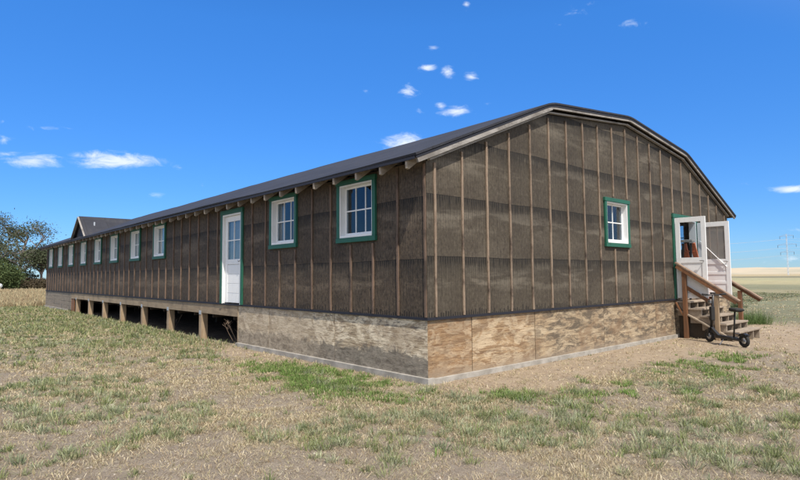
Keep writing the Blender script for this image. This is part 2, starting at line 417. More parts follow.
def masks(x, y):
    """where each kind of ground cover grows: sand, green, dry"""
    n1 = fbm(x*.55, y*.55, 21, 5); n2 = fbm(x*1.6, y*1.6, 33, 4); n3 = fbm(x*.18+5, y*.18, 41, 3)
    # sandy strip along the gable wall, widening to a bare yard by the steps
    edge = -1.05 - .10*np.clip(x, 0, 20) + (n2-.5)*1.1
    sand = sm(y, edge-.35, edge+.15)*sm(x, -.5, .5)*(1-sm(y, 2.0, 6.)*sm(x, 12, 13))
    yard = sm(x, 5.5, 9)*(1-sm(x, 13, 17))*sm(y, -5.2+(n1-.5)*4, -3.2+(n1-.5)*4)*(1-sm(y, 2., 5.))
    sand = np.maximum(sand, yard*sm(n1, .30, .46))
    walk = (1-sm(np.abs(x+.35), .1, .5+(n2-.5)*.5))*sm(y, -.6, .2)*(1-sm(y, 6, 9))
    sand = np.maximum(sand, .75*walk)
    side = (1-sm(-x, 1.0, 8.5))*(1-sm(x, -.3, .8))*sm(y, 4.5, 9.5)*(1-sm(y, 38, 46))     # damp grass beside the posts
    side = np.maximum(side, .45*sm(y, 13, 18)*(1-sm(y, 28, 34))*sm(x, -30, -14)*(1-sm(x, 0, 1)))
    near = sm(n1, .54, .68)
    patch = np.exp(-(((x+.95)/.5)**2+((y-1.5)/1.5)**2)*1.1)*1.5
    patch = np.maximum(patch, np.exp(-(((x-.3)/.35)**2+((y+1.25)/.35)**2)))
    patch = np.maximum(patch, np.exp(-(((x-2.9)/.6)**2+((y+2.0)/.3)**2)))
    green = np.clip(np.maximum(np.maximum(near*.85, side*(.55+.6*n2)), patch*(n2+.25)), 0, 1)
    bare = sm(n2*.55+n3*.25+fbm(x*.9, y*2.3, 77, 4)*.35, .50, .59)
    green = green*(1-sand*.92)
    dry = np.clip((.35+.9*n2)*(1-bare*.85), 0, 1)*(1-sand*.9)
    return sand, green, dry, bare


def lin(*a): return np.array(a)
C_DIRT = lin(.295, .245, .195); C_SAND = lin(.43, .335, .238); C_DRY = lin(.305, .265, .175); C_GRN = lin(.185, .185, .10)


def ground_col(x, y):
    sand, green, dry, bare = masks(x, y)
    c = C_DIRT[None]*(np.ones_like(x)[:, None])
    pale = fbm(x*.7, y*.7, 55); c = c*(.86+.38*pale[:, None])
    def mx(c, t, k): k = np.clip(k, 0, 1)[:, None]; return c*(1-k)+t[None]*k
    c = mx(c, C_DRY, dry*.75); c = mx(c, C_GRN, green*.62); c = mx(c, C_SAND, sand)
    # far plain in bands running across the view, each a strip of crop, fallow or pasture
    d = x*.94 - y*.20 + 5.3 + (fbm(x*.03, y*.03, 61)-.5)*10*sm(np.hypot(x, y), 30, 120)
    right = sm(x, 12.5, 17)
    bands = [(14, (.30, .25, .17)), (17, (.28, .23, .14)), (20, (.135, .155, .085)), (40, (.145, .170, .090)), (46, (.24, .23, .125)), (54, (.26, .24, .13)), (60, (.16, .18, .10)), (78, (.19, .205, .11)),
             (88, (.36, .33, .18)), (120, (.40, .36, .19)), (150, (.33, .33, .18)), (200, (.36, .33, .19)), (240, (.13, .14, .08)), (300, (.15, .15, .09)), (340, (.40, .33, .18)), (900, (.46, .37, .22)), (6000, (.46, .38, .24))]
    bx = [b[0] for b in bands]
    bc = np.stack([np.interp(d, bx, [b[1][i] for b in bands]) for i in range(3)], 1)
    bc = bc*(.75+.5*fbm(x*.25, y*.9, 71)[:, None])
    c = c*(1-right[:, None]*.9) + bc*right[:, None]*.9
    # dry meadow on the left beyond the building
    und_shade = ((x > .15) & (x < W-.1) & (y > .15) & (y < LEN-.1))[:, None]; c = np.where(und_shade, lin(.075, .058, .045)[None], c)  # soil darkened under the floor to paint in the crawlspace shade
    gold = sm(y+(fbm(x*.3, y*.3, 83)-.5)*3, 30, 34)*(1-sm(x, 14, 40))
    gc = np.where((y > 84)[:, None], lin(.50, .44, .31)[None], lin(.45, .32, .165)[None])*(.8+.4*fbm(x*.2, y*.08, 91)[:, None])
    c = c*(1-gold[:, None]) + gc*gold[:, None]
    return c


def axis_grid(lo, hi, fine0, fine1, step):
    a = list(np.arange(fine0, fine1, step)); s = step; v = fine1
    while v < hi: a.append(v); s *= 1.07; v += s
    a.append(hi); s = step; v = fine0-step; b = []
    while v > lo: b.append(v); s *= 1.07; v -= s
    b.append(lo); return np.array(b[::-1]+a)


gx = axis_grid(-3500, 6000, -9, 22, .075); gy = axis_grid(-4500, 4500, -9, 12, .075)
X, Y = np.meshgrid(gx, gy); xf, yf = X.ravel(), Y.ravel()
zf = ground_h(xf, yf)
me = bpy.data.meshes.new('ground'); nx, ny = len(gx), len(gy)
me.vertices.add(nx*ny); me.vertices.foreach_set('co', np.stack([xf, yf, zf], 1).ravel().astype(np.float32))
ii = (np.arange(ny-1)[:, None]*nx+np.arange(nx-1)[None]).ravel()
fc = np.stack([ii, ii+1, ii+1+nx, ii+nx], 1).ravel()
me.loops.add(len(fc)); me.loops.foreach_set('vertex_index', fc.astype(np.int32))
me.polygons.add(len(ii)); me.polygons.foreach_set('loop_start', (np.arange(len(ii))*4).astype(np.int32)); me.polygons.foreach_set('loop_total', np.full(len(ii), 4, np.int32))
me.update(calc_edges=True); me.validate()
ca = me.color_attributes.new('soil', 'FLOAT_COLOR', 'POINT')
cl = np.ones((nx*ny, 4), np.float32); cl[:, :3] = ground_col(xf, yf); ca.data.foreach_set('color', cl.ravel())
me.polygons.foreach_set('use_smooth', np.ones(len(ii), bool))


def groundfn(g, b):
    at = g.n.new('ShaderNodeAttribute'); at.attribute_name = 'soil'; P = g.obj()
    n = g.noise(P, 7, 8, .72); f = g.noise(P, 70, 4, .7); big = g.noise(g.scl(P, 1, 2, 1), 2.2, 5, .6)
    c = g.mix(g.mr(n, .35, .7, .0, .75), at.outputs['Color'], g.mix(.55, at.outputs['Color'], (.15, .115, .085)))
    c = g.mix(g.m('MULTIPLY', g.mr(big, .5, .72, 0., .40), g.mr(g.sep(P)[0], 12., 18., 1., 0.)), c, (.40, .335, .26))
    f2 = g.noise(P, 190, 3, .7); c = g.mix(g.mr(f, .52, .70, 0., .6), c, (.46, .385, .28)); c = g.mix(g.mr(f, .45, .30, 0., .75), c, (.085, .065, .048)); c = g.mix(g.mr(f2, .55, .7, 0., .55), c, (.50, .43, .33)); c = g.mix(g.mr(f2, .42, .3, 0., .6), c, (.09, .07, .05))
    g.l.new(c, b.inputs['Base Color']); b.inputs['Roughness'].default_value = .95; b.inputs['Specular IOR Level'].default_value = .15
    g.l.new(g.bump(g.m('ADD', n, g.m('MULTIPLY', f, .5)), 1., .045), b.inputs['Normal'])
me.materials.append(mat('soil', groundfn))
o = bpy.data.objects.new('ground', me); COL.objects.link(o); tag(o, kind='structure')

# low golden hills on the skyline
ang = np.linspace(-70, 100, 240); rows = 9
V = []; F = []
for j in range(rows):
    t = j/(rows-1)
    for a in ang:
        r = 2300+1300*t; x = -5+r*math.cos(math.radians(a)); y = -5+r*math.sin(math.radians(a))
        env = (.45+.75*float(fbm(np.array([a*.06]), np.array([2.]), 5, 4)[0]))*float(sm(np.array([-a]), -60, 5)[0]+.15)
        V.append((x, y, -3+ 44*env*math.sin(min(1, t*1.25)*math.pi/2)*(.8+.35*float(fbm(np.array([a*.35]), np.array([t*3]), 8)[0]))))
n_ = len(ang)
for j in range(rows-1):
    for i in range(n_-1): F.append((j*n_+i, j*n_+i+1, (j+1)*n_+i+1, (j+1)*n_+i))
mb = MB(); mb.v = V; mb.f = F
def hillfn(g, b):
    P = g.obj(); n = g.noise(P, .0016, 6, .6); c = g.mix(g.mr(n, .4, .62), (.47, .39, .27), (.34, .31, .22))
    g.l.new(c, b.inputs['Base Color']); b.inputs['Roughness'].default_value = 1
tag(mb.build('hills', mat('hill_grass', hillfn), smooth=True), kind='structure')

# ================================================================== BUILDING
B = thing('barracks', 'long low dark tar paper barracks with green trimmed windows and gabled end', 'building', (0, 0, 0))


def skin(holes, s0, s1, topf, breaks, z0, place, depth, inward):
    """front and back faces of a wall with openings; place(s, z, d) -> point"""
    mb = MB(); ss = sorted(set([s0, s1]+[q for h in holes for q in h[:2]]+breaks))
    for a, b in zip(ss, ss[1:]):
        hs_ = sorted([h for h in holes if h[0] <= a+1e-6 and h[1] >= b-1e-6], key=lambda h: h[2])
        z = z0; segs = []
        for h in hs_: segs.append(((z, z), (h[2], h[2]))); z = h[3]
        segs.append(((z, z), (topf(a), topf(b))))
        for (la, lb), (ta, tb) in segs:
            if ta-la < 1e-4 and tb-lb < 1e-4: continue
            mb.quadbox([place(a, la, 0), place(b, lb, 0), place(b, lb, depth), place(a, la, depth), place(a, ta, 0), place(b, tb, 0), place(b, tb, depth), place(a, ta, depth)])
    return mb


WT = .14
WC = [1.69, 4.14, 11.58, 13.97, 16.53, 18.90, 21.36, 23.85, 26.30, 28.76]     # window centres on the long side
OW, Z0, Z1 = .46, 2.145, 3.065
DOOR = (6.03, 7.03, .86, 2.98)
long_holes = [(c-OW, c+OW, Z0, Z1) for c in WC] + [DOOR]
GW = (5.30, 6.22, 2.15, 3.03); GD = (8.72, 10.12, .86, 2.90)
topg = lambda u: roofz(u)-.19
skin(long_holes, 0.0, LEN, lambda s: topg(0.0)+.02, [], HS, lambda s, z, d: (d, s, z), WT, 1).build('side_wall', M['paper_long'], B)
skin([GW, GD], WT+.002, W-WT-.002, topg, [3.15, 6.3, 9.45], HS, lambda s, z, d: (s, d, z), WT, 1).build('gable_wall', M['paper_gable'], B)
# the corner strip that closes the gable face flush over the end of the side wall
skin([], -.006, WT, topg, [], HS, lambda s, z, d: (s, d-.008, z), .006, 1).build('corner_paper', M['paper_gable'], B)
skin([], W-WT, W+.006, topg, [], HS, lambda s, z, d: (s, d-.008, z), .006, 1).build('corner_paper', M['paper_gable'], B)
FARW = (1.15, 1.95, 2.15, 3.05)
skin([FARW], 0.0, LEN, lambda s: topg(W)+.02, [], HS, lambda s, z, d: (W-d, s, z), WT, 1).build('rear_side_wall', M['paper_long'], B)
skin([], WT+.002, W-WT-.002, topg, [3.15, 6.3, 9.45], HS, lambda s, z, d: (s, LEN-d, z), WT, 1).build('end_wall', M['paper_gable'], B)
# inside: floor, a partition and pale lining
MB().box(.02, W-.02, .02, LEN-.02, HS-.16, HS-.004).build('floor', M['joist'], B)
for yy_ in (5.0, 15.0):
    skin([], WT+.01, W-WT-.01, topg, [3.15, 6.3, 9.45], HS, lambda s, z, d: (s, yy_+d, z), .1, 1).build('partition', M['interior'], B)
# sill plate, coloured near-black to draw in the shadow line under the tar paper
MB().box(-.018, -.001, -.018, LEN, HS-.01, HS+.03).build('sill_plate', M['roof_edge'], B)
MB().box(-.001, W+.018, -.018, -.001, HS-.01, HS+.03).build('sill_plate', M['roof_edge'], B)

# roof deck, following the flattened gambrel, with softened breaks
def softprof(off):
    pts = []
    P = [Vector((a, 0, b)) for a, b in PROF]
    for i, p in enumerate(P):
        if i in (0, len(P)-1): pts.append(p)
        else:
            a = (P[i-1]-p).normalized()*.22; b = (P[i+1]-p).normalized()*.22
            for t in (0, .25, .5, .75, 1): pts.append((p+a)*(1-t)**2+p*2*t*(1-t)+(p+b)*t*t)
    out = []
    for i, p in enumerate(pts):
        d = (pts[min(i+1, len(pts)-1)]-pts[max(i-1, 0)]).normalized(); nrm = Vector((-d.z, 0, d.x))
        out.append(p-nrm*off)
    return out
def ribbon(o0, o1, y0, y1, nseg=1, wob=0.):
    A, Bp = softprof(o0), softprof(o1); mb = MB(); n = len(A); ys = np.linspace(y0, y1, nseg+1)
    for y in ys:
        wz = wob*(float(fbm(np.array([y*.45]), np.array([1.]), 3)[0])-.5)
        for p in A: mb.v.append((p.x, y, p.z+wz))
        for p in Bp: mb.v.append((p.x, y, p.z+wz))
    for k in range(nseg):
        b0 = k*2*n; b1 = b0+2*n
        for i in range(n-1):
            mb.f.append((b0+i, b0+i+1, b1+i+1, b1+i)); mb.f.append((b0+n+i, b1+n+i, b1+n+i+1, b0+n+i+1))
        mb.f.append((b0, b1, b1+n, b0+n)); mb.f.append((b0+n-1, b0+2*n-1, b1+2*n-1, b1+n-1))
    e = nseg*2*n
    for i in range(n-1):
        mb.f.append((i, n+i, n+i+1, i+1)); mb.f.append((e+i, e+i+1, e+n+i+1, e+n+i))
    return mb
R0 = ribbon(0, .035, -.155, LEN+.15, 90, .05).build('roof', M['roof'], B)
ribbon(.037, .07, -.145, -.12).build('roof_edge_strip', M['roof_edge'], B)
MB().box(-.345, -.33, -.12, LEN+.1, 3.145, 3.185).build('roof_edge_strip', M['roof_edge'], B)
ribbon(.037, .06, -.118, LEN+.12, 1).build('roof_deck', M['joist'], B)
# rake boards on the gable, one per slope: fascia and a thinner lower trim
for k in range(4):
    a, b = Vector((PROF[k][0], 0, PROF[k][1])), Vector((PROF[k+1][0], 0, PROF[k+1][1]))
    d = (b-a).normalized(); nn = Vector((-d.z, 0, d.x)); a2 = a+d*(.02 if k == 0 else .005); b2 = b-d*(.02 if k == 3 else .005)
    poly = [a2-nn*.072, b2-nn*.072, b2-nn*(.138 if k == 0 else .112), a2-nn*(.138 if k == 0 else .112)]
    yo = -.14+.004*(k % 2)
    MB().prism([(p.x, yo, p.z) for p in poly], (0, .035, 0)).build('rake_board', M['fascia'], B)
    a3 = a+d*.33 if k == 0 else a2; b3 = b-d*.33 if k == 3 else b2
    poly = [a3-nn*.150, b3-nn*.150, b3-nn*.180, a3-nn*.180]
    MB().prism([(p.x, -.07+.004*(k % 2), p.z) for p in poly], (0, .055, 0)).build('rake_trim', M['fascia'], B)
# rafter tails under the eave
sl_ = (PROF[1][1]-PROF[0][1])/(PROF[1][0]-PROF[0][0])
raf0 = None
for k in range(50):
    y = .07+.612*k
    if y > LEN: break
    z = lambda u: 3.22+sl_*(u+.35)
    ju = random.uniform(-.015, .015)
    if raf0 is None:
        poly = [(-.325, 0, z(-.325)-.068), (.12, 0, z(.12)-.068), (.12, 0, z(.12)-.17), (.0, 0, z(.0)-.13), (-.285, 0, z(-.285)-.215), (-.318, 0, z(-.318)-.19)]
        raf0 = MB().prism(poly, (0, .045, 0)).build('rafter_tail', M['rafter'], B); r_ = raf0
    else:
        r_ = raf0.copy(); COL.objects.link(r_); r_.parent = B
    r_.location = (ju, y-.02, random.uniform(-.006, .006))

# battens
def batten(place, z0, z1, w, t, m):
    mb = MB(); n = max(1, int((z1-z0)/.28)); pv = None; j0 = random.uniform(-.006, .006)
    for i in range(n+1):
        z = z0+(z1-z0)*i/n; j = j0+random.uniform(-.006, .006); ww = w*random.uniform(.82, 1.1)
        r = [place(j-ww/2, z, 0), place(j+ww/2, z, 0), place(j+ww/2, z, t), place(j-ww/2, z, t)]
        if pv: mb.quadbox([pv[0], pv[1], pv[2], pv[3], r[0], r[1], r[2], r[3]])
        pv = r
    return mb
def cut(z0, z1, s, holes, mg):
    segs = [(z0, z1)]
    for h in holes:
        if h[0]-mg < s < h[1]+mg:
            ns = []
            for a, b in segs:
                if h[2]-mg > a: ns.append((a, min(b, h[2]-mg)))
                if h[3]+mg < b: ns.append((max(a, h[3]+mg), b))
            segs = ns
    return [q for q in segs if q[1]-q[0] > .05]
u = .17
while u < W-.1:
    for a, b in cut(HS+.035, topg(u)-.075, u, [GW, GD], .125):
        batten(lambda j, z, t, u=u: (u+j, -.003-t, z), a, b, .040, .022, None).build('batten', M['batten_g'], B)
    u += .608
v = .02
while v < LEN:
    for a, b in cut(HS+.035, 3.14, v, long_holes, .125):
        batten(lambda j, z, t, v=v: (-.003-t, v+j, z), a, b, .042, .020, None).build('batten', M['batten_l'], B)
    v += .61

# windows: green trim, white lining, sash with muntins, panes
def window(hole, cols, place, kind='window', curtain=None, glass=True):
    a, b, z0, z1 = hole; T = .08
    P8 = lambda s0, s1, za, zb, d0, d1: [place(s0, za, d0), place(s1, za, d0), place(s1, za, d1), place(s0, za, d1), place(s0, zb, d0), place(s1, zb, d0), place(s1, zb, d1), place(s0, zb, d1)]
    mb = MB()
    mb.quadbox(P8(a-T, a, z0-.001, z1+.001, -.045, -.002)); mb.quadbox(P8(b, b+T, z0-.001, z1+.001, -.045, -.002))
    mb.quadbox(P8(a-T-.015, b+T+.015, z1+.003, z1+.003+T, -.055, -.002)); mb.quadbox(P8(a-T-.01, b+T+.01, z0-T-.003, z0-.003, -.055, -.002))
    w = mb.build('window_trim', M['green'], B, bevel=.003)
    mb = MB(); L = .022
    mb.quadbox(P8(a+.001, a+L, z0+.001, z1-.001, -.035, WT+.01)); mb.quadbox(P8(b-L, b-.001, z0+.001, z1-.001, -.035, WT+.01))
    mb.quadbox(P8(a+L+.001, b-L-.001, z1-L, z1-.001, -.033, WT+.01)); mb.quadbox(P8(a+L+.001, b-L-.001, z0+.001, z0+.04, -.042, WT+.01))
    fr = mb.build('frame', M['white'], w, bevel=.003)
    s0, s1, y0, y1 = a+L+.002, b-L-.002, z0+.042, z1-L-.002; q = .034; dd = (.075, .11)
    mb = MB()
    mb.quadbox(P8(s0, s0+q, y0, y1, *dd)); mb.quadbox(P8(s1-q, s1, y0, y1, *dd))
    mb.quadbox(P8(s0+q, s1-q, y0, y0+.045, *dd)); mb.quadbox(P8(s0+q, s1-q, y1-q, y1, *dd))
    i0, i1, j0, j1 = s0+q, s1-q, y0+.045, y1-q
    for k in range(1, cols):
        c = i0+(i1-i0)*k/cols; mb.quadbox(P8(c-.009, c+.009, j0, j1, .078, .102))
    c = (j0+j1)/2
    for k in range(cols):
        e0 = i0+(i1-i0)*k/cols+(.012 if k else 0); e1 = i0+(i1-i0)*(k+1)/cols-(.012 if k < cols-1 else 0)
        mb.quadbox(P8(e0, e1, c-.011, c+.011, .080, .100))
    mb.build('sash', M['white'], w, bevel=.002)
    if glass: mb = MB(); mb.quadbox(P8(i0-.005, i1+.005, j0-.005, j1+.005, .088, .092)); mb.build('pane', M['glass'], w)
    if curtain:
        c0, c1, fz, mt = curtain; mb = MB(); n = 26; base = len(mb.v)
        x0 = s0+(s1-s0)*c0; x1 = s0+(s1-s0)*c1
        for i in range(n+1):
            s = x0+(x1-x0)*i/n; d = .15+.012*math.sin(i*1.9)
            mb.v += [place(s, z1-(z1-z0)*fz, d), place(s, z1-.01, d)]
        for i in range(n): mb.f.append((2*i, 2*i+2, 2*i+3, 2*i+1))
        cu = mb.build('curtain', mt, w, smooth=True); sm_ = cu.modifiers.new('thick', 'SOLIDIFY'); sm_.thickness = .003
    return w
PL = lambda s, z, d: (d, s, z)
PG = lambda s, z, d: (s, d, z)
cur = {0: None, 1: (.72, 1, 1, M['lace']), 2: (.0, 1, 1, M['curtain']), 3: (0, 1, 1, M['curtain']), 4: (.55, 1, 1, M['curtain'])}
for i, c in enumerate(WC):
    window((c-OW, c+OW, Z0, Z1), 3, PL, curtain=cur.get(i, (0, 1, 1, M['curtain'])) if i in cur else (0, 1, 1, M['curtain']))
window(GW, 2, PG)
window(FARW, 1, lambda s, z, d: (W-d, s, z))

# the side door: green trim, white panelled door with glazed upper half
a, b, z0, z1 = DOOR; mb = MB()
mb.box(-.04, -.002, a-.09, a, z0, z1+.001).box(-.04, -.002, b, b+.09, z0, z1+.001).box(-.05, -.002, a-.1, b+.1, z1+.003, z1+.105)
dt = mb.build('door_trim', M['green'], B, bevel=.003)
MB().box(-.03, WT, a+.001, a+.035, z0, z1-.001).box(-.03, WT, b-.035, b-.001, z0, z1-.001).box(-.03, WT, a+.036, b-.036, z1-.035, z1-.001).build('door_frame', M['white'], dt)
D0, D1 = a+.04, b-.04; mb = MB(); dg0, dg1, zg0, zg1 = D0+.13, D1-.13, z0+1.05, z1-.17
mb.box(.03, .07, D0, dg0, z0+.03, z1-.04).box(.03, .07, dg1, D1, z0+.03, z1-.04).box(.03, .07, dg0+.001, dg1-.001, zg1, z1-.04).box(.03, .07, dg0+.001, dg1-.001, zg0-.12, zg0)
for k in range(4):
    h = (zg0-.12-z0-.03)/4; zz = z0+.03+k*h; mb.box(.04, .065, dg0+.001, dg1-.001, zz, zz+h-.012)
mb.box(.052, .068, dg0, dg1, z0+.03, zg0-.12)
c = (dg0+dg1)/2; mb.box(.038, .062, c-.012, c+.012, zg0, zg1); zc = (zg0+zg1)/2
mb.box(.04, .06, dg0, c-.013, zc-.012, zc+.012).box(.04, .06, c+.013, dg1, zc-.012, zc+.012)
dr = mb.build('door', M['white'], B, bevel=.003)
MB().box(.048, .052, dg0, dg1, zg0, zg1).build('pane', M['glass'], dr)
MB().box(.10, .103, dg0-.02, dg1+.02, zg0-.02, zg1+.02).build('curtain', M['lace'], dr)
MB().tube([(.03, D0+.07, z0+1.0), (-.02, D0+.07, z0+1.0)], .012).torus((-.03, D0+.07, z0+1.0), (1, 0, 0), .012, .014, 14, 8).build('handle', M['steel'], dr, smooth=True)

# gable doorway: green trim and two door leaves standing open at right angles
a, b, z0, z1 = GD
mb = MB(); mb.box(a-.09, a, -.04, -.002, z0, z1+.001).box(b, b+.09, -.04, -.002, z0, z1+.001).box(a-.1, b+.1, -.05, -.002, z1+.003, z1+.1)
dt = mb.build('door_trim', M['green'], B, bevel=.003)
MB().box(a+.001, a+.04, -.03, WT, z0, z1-.001).box(b-.04, b-.001, -.03, WT, z0, z1-.001).box(a+.041, b-.041, -.03, WT, z1-.04, z1-.001).build('door_frame', M['white'], dt)
MB().box(a+.04, b-.04, -.08, WT, z0-.03, z0+.01).build('threshold', M['tread'], dt)
def leaf(uc, L, ztop, gz, fill, nb, ny):
    mb = MB(); t = .04; y0, y1 = -.06, -.06-L; u0, u1 = uc-t/2, uc+t/2; zb = HS+.045; st = .105
    mb.box(u0, u1, y0-st, y0, zb, ztop).box(u0, u1, y1, y1+st, zb, ztop)
    mb.box(u0, u1, y1+st+.001, y0-st-.001, ztop-.12, ztop).box(u0, u1, y1+st+.001, y0-st-.001, gz-.13, gz).box(u0, u1, y1+st+.001, y0-st-.001, zb, zb+.13)
    n = nb; h = (gz-.13-zb-.13)
    for k in range(1, n): zz = zb+.13+h*k/n; mb.box(u0+.003, u1-.003, y1+st+.001, y0-st-.001, zz-.035, zz+.035)
    mb.box(uc-.006, uc+.006, y1+st, y0-st, zb+.13, gz-.13)
    d = mb.build('door', M['white'], B, bevel=.003)
    MB().box(uc-.003, uc+.003, y1+st-.004, y0-st+.004, gz, ztop-.12).build('pane' if fill == 'glass' else 'screen', M[fill], d)
    return d
dA = leaf(8.70, .70, 2.88, 1.88, 'glass', 1, 0)
dB = leaf(10.13, .76, 2.84, 1.86, 'screen', 3, 0)
MB().tube([(10.09, -.12, 2.35), (10.09, -.74, 1.66)], .011, 8).build('brace_rod', M['white'], dB)
MB().tube([(8.68, -.70, 1.80), (8.63, -.70, 1.80), (8.63, -.62, 1.80)], .01, 8).build('handle', M['steel'], dA)
MB().tube([(10.11, -.76, 1.80), (10.06, -.76, 1.80), (10.06, -.68, 1.80)], .01, 8).build('handle', M['steel'], dB)

# skirting: plywood sheets, concrete footing, posts and beams of the open bay
def uneven(mb_, amp=.004): return mb_
for a, b in ((0.02, .978), (.992, 2.670), (2.684, 5.110), (5.124, 7.555), (7.569, 8.55), (8.564, W-.02)):
    MB().box(a, b, .012+random.uniform(0, .005), .035, -.02, HS-.012).build('skirt_sheet', M['ply_g'], B)
for a, b in ((0.022, 2.362), (2.376, 4.762), (4.776, 6.20)):
    MB().box(.012+random.uniform(0, .005), .035, a, b, -.02, HS-.012).build('skirt_sheet', M['ply_l'], B)
MB().box(.036, W-.1, .036, .05, -.1, HS-.02).build('skirt_backing', M['joist'], B)
MB().box(.036, .05, .051, 6.2, -.1, HS-.02).build('skirt_backing', M['joist'], B)
MB().box(.010, .055, 6.205, 6.24, -.1, HS-.012).build('skirt_edge', M['beam'], B)
MB().box(-.045, .10, -.045, 6.22, -.45, .0).build('footing', M['concrete'], B)
MB().box(.102, W+.045, -.045, .10, -.45, -.014).build('footing', M['concrete'], B)
MB().box(-.05, .10, 24.3, LEN+.045, -.45, .04).build('footing', M['concrete'], B)
MB().box(.102, W+.04, LEN-.1, LEN+.045, -.45, .0).build('footing', M['concrete'], B)
for k, (a, b) in enumerate(((23.7, 26.0), (26.01, 28.1), (28.11, LEN))):
    mb = MB()
    for j in range(4): mb.box(.004+.004*((j+k) % 2), .035, a, b, .045+j*.195, .045+j*.195+.19)
    mb.build('skirt_sheet', M['board_grey'], B)
MB().box(.01, .04, 23.12, 23.22, -.12, HS-.25).box(.01, .04, 23.6, 23.69, -.12, HS-.25).build('hatch_frame', M['rail'], B)
MB().box(.02, .045, 23.22, 23.6, -.1, HS-.25).build('hatch', M['rail'], B)
MB().box(W-.03, W, .05, LEN, -.3, HS-.012).build('skirt_sheet', M['board_grey'], B)
MB().box(.05, W-.05, LEN-.03, LEN, -.3, HS-.012).build('skirt_sheet', M['board_grey'], B)
POSTS = [8.40, 10.80, 13.22, 15.63, 18.05, 20.35, 22.7]
for v in POSTS:
    w_ = .085
    MB().box(.005, .175, v-w_, v+w_, -.4, HS-.262).build('post', M['post'], B, bevel=.008)
    MB().box(-.004, .0, v-.07, v+.07, HS-.30, HS-.20).build('post_plate', M['galv'], B)
ends = [6.22]+[p for p in POSTS]+[23.7]
for a, b in zip(ends, ends[1:]):
    MB().box(.003, .075, a+.004, b-.004, HS-.26, HS-.012).build('floor_beam', M['beam'], B)
for k in range(14):
    MB().box(.1, W-.1, 6.6+k*1.21, 6.64+k*1.21, HS-.36, HS-.165).build('floor_joist', M['joist'], B)
for u in (2.5, 5.2):
    for v in POSTS[::2]: MB().box(u, u+.16, v-.08, v+.08, -.3, HS-.365).build('inner_post', M['joist'], B)

# dormer near the far end
zr, v0, v1, vc = 4.27, 20.62, 23.32, 21.97
back = 2.25
D = MB().prism([(-.02, v0+.28, 3.30), (-.02, v1-.28, 3.30), (-.02, vc, 4.12)], (1.8, 0, 0)).build('dormer', M['roof_edge'], B)
for s, e in ((v0, 1), (v1, -1)):
    P = [Vector((-.13, s, 3.30)), Vector((-.13, vc, zr)), Vector((back+.1, vc, zr)), Vector((.25, s, 3.40))]
    n = (P[1]-P[0]).cross(P[2]-P[0]).normalized(); n = n if n.z > 0 else -n
    MB().prism([p for p in P], -n*.045).build('dormer_roof', M['roof'], D)
    MB().beam((-.145, s, 3.26), (-.145, vc-e*.0, zr-.045), .03, .10, (1, 0, 0)).build('rake_board', M['fascia'], D)
MB().tube([(.35, 21.3, 3.6), (.35, 21.3, 3.98)], .035, 10).build('vent_pipe', M['galv'], D)

# ================================================================== STEPS with handrails (fixed to the doorway)
ST = thing('porch_steps', 'weathered wooden porch steps with brown handrails below the open white doors', 'steps', (9.4, -.7, GZ))
O = Vector((9.4, -.7, GZ))
def off(o): o.location = -O; return o
U0, U1 = 8.66, 10.16
rise = .168; zt = HS-.01
for k in range(5):
    z = zt-rise*k-.0; y0 = -.03-.265*k - (.02 if k else 0); y1 = y0-.30
    if k == 0: y0 = -.04; y1 = -.36
    off(MB().box(U0-.03, U1+.03, y1, y0, z-.038-.02, z-.02).build('tread', M['tread'], ST, bevel=.004))
for uu in (U0+.01, U0+.5, U0+.98, U1-.05):
    mb = MB()
    for k in range(5):
        z = zt-rise*k-.06; y1 = -.36-.265*k+.025
        y0 = y1+.265 if k else -.045
        mb.box(uu, uu+.04, y1, y0-.001, max(GZ-.02, z-rise*1.9) if k < 4 else GZ-.02, z)
    off(mb.build('stringer', M['tread'], ST))
off(MB().beam((U0-.02, -.05, .62), (U0-.02, -1.3, -.06), .03, .12, (1, 0, 0)).build('side_board', M['tread'], ST))
off(MB().prism([(U0+.065, -.05, HS-.1), (U0+.065, -.05, GZ), (U0+.065, -1.2, GZ)], (.02, 0, 0)).build('side_sheet', M['joist'], ST))
off(MB().beam((8.60, -.04, HS-.06), (8.60, -.22, .45), .03, .07, (1, 0, 0)).build('side_brace', M['rail'], ST))
uL, uR = 8.60, 10.25
for uu, full in ((uL, True), (uR, False)):
    s_ = -1 if full else 1
    off(MB().box(uu-.045, uu+.045, -.305, -.215, GZ-.05, 1.62).build('post', M['rail'], ST, bevel=.004))
    off(MB().box(uu-.045, uu+.045, -1.01, -.92, GZ-.05, 1.04).build('post', M['post' if full else 'rail'], ST, bevel=.004))
    off(MB().beam((uu, -.07, 1.765), (uu, -1.45, .845), .14, .038).build('handrail', M['railtop'], ST, bevel=.004))
    off(MB().beam((uu+.05*s_, -.10, 1.675), (uu+.05*s_, -1.40, .81), .03, .09).build('rail_board', M['rail'], ST))
    off(MB().beam((uu+.03, -.26, 1.17), (uu+.03, -.98, .70), .03, .085).build('lower_rail', M['rail'], ST))

# ================================================================== STEPLADDER inside the doorway
LD = thing('stepladder', 'orange stepladder with a pale top seen through the glass of the open white door', 'ladder', (9.17, -.17, HS+.0))
def sl(a): return a
for s in (-.13, .13):
    MB().beam((.0, s*.8, 1.42), (.70, s, 0.0), .035, .12, (0, 1, 0)).build('rail', M['orange'], LD)
    MB().beam((-.07, s*.7, 1.42), (-.30, s*.9, 0), .03, .05, (0, 1, 0)).build('rear_rail', M['black'], LD)
for k in range(5):
    t = .14+k*.18; x = .70*t; z = 1.42*(1-t); MB().box(x-.05, x+.05, -.11, .11, z-.015, z+.015).build('step', M['orange'], LD)
MB().box(-.11, .06, -.14, .14, 1.44, 1.51).build('top_cap', M['fascia'], LD, bevel=.01)

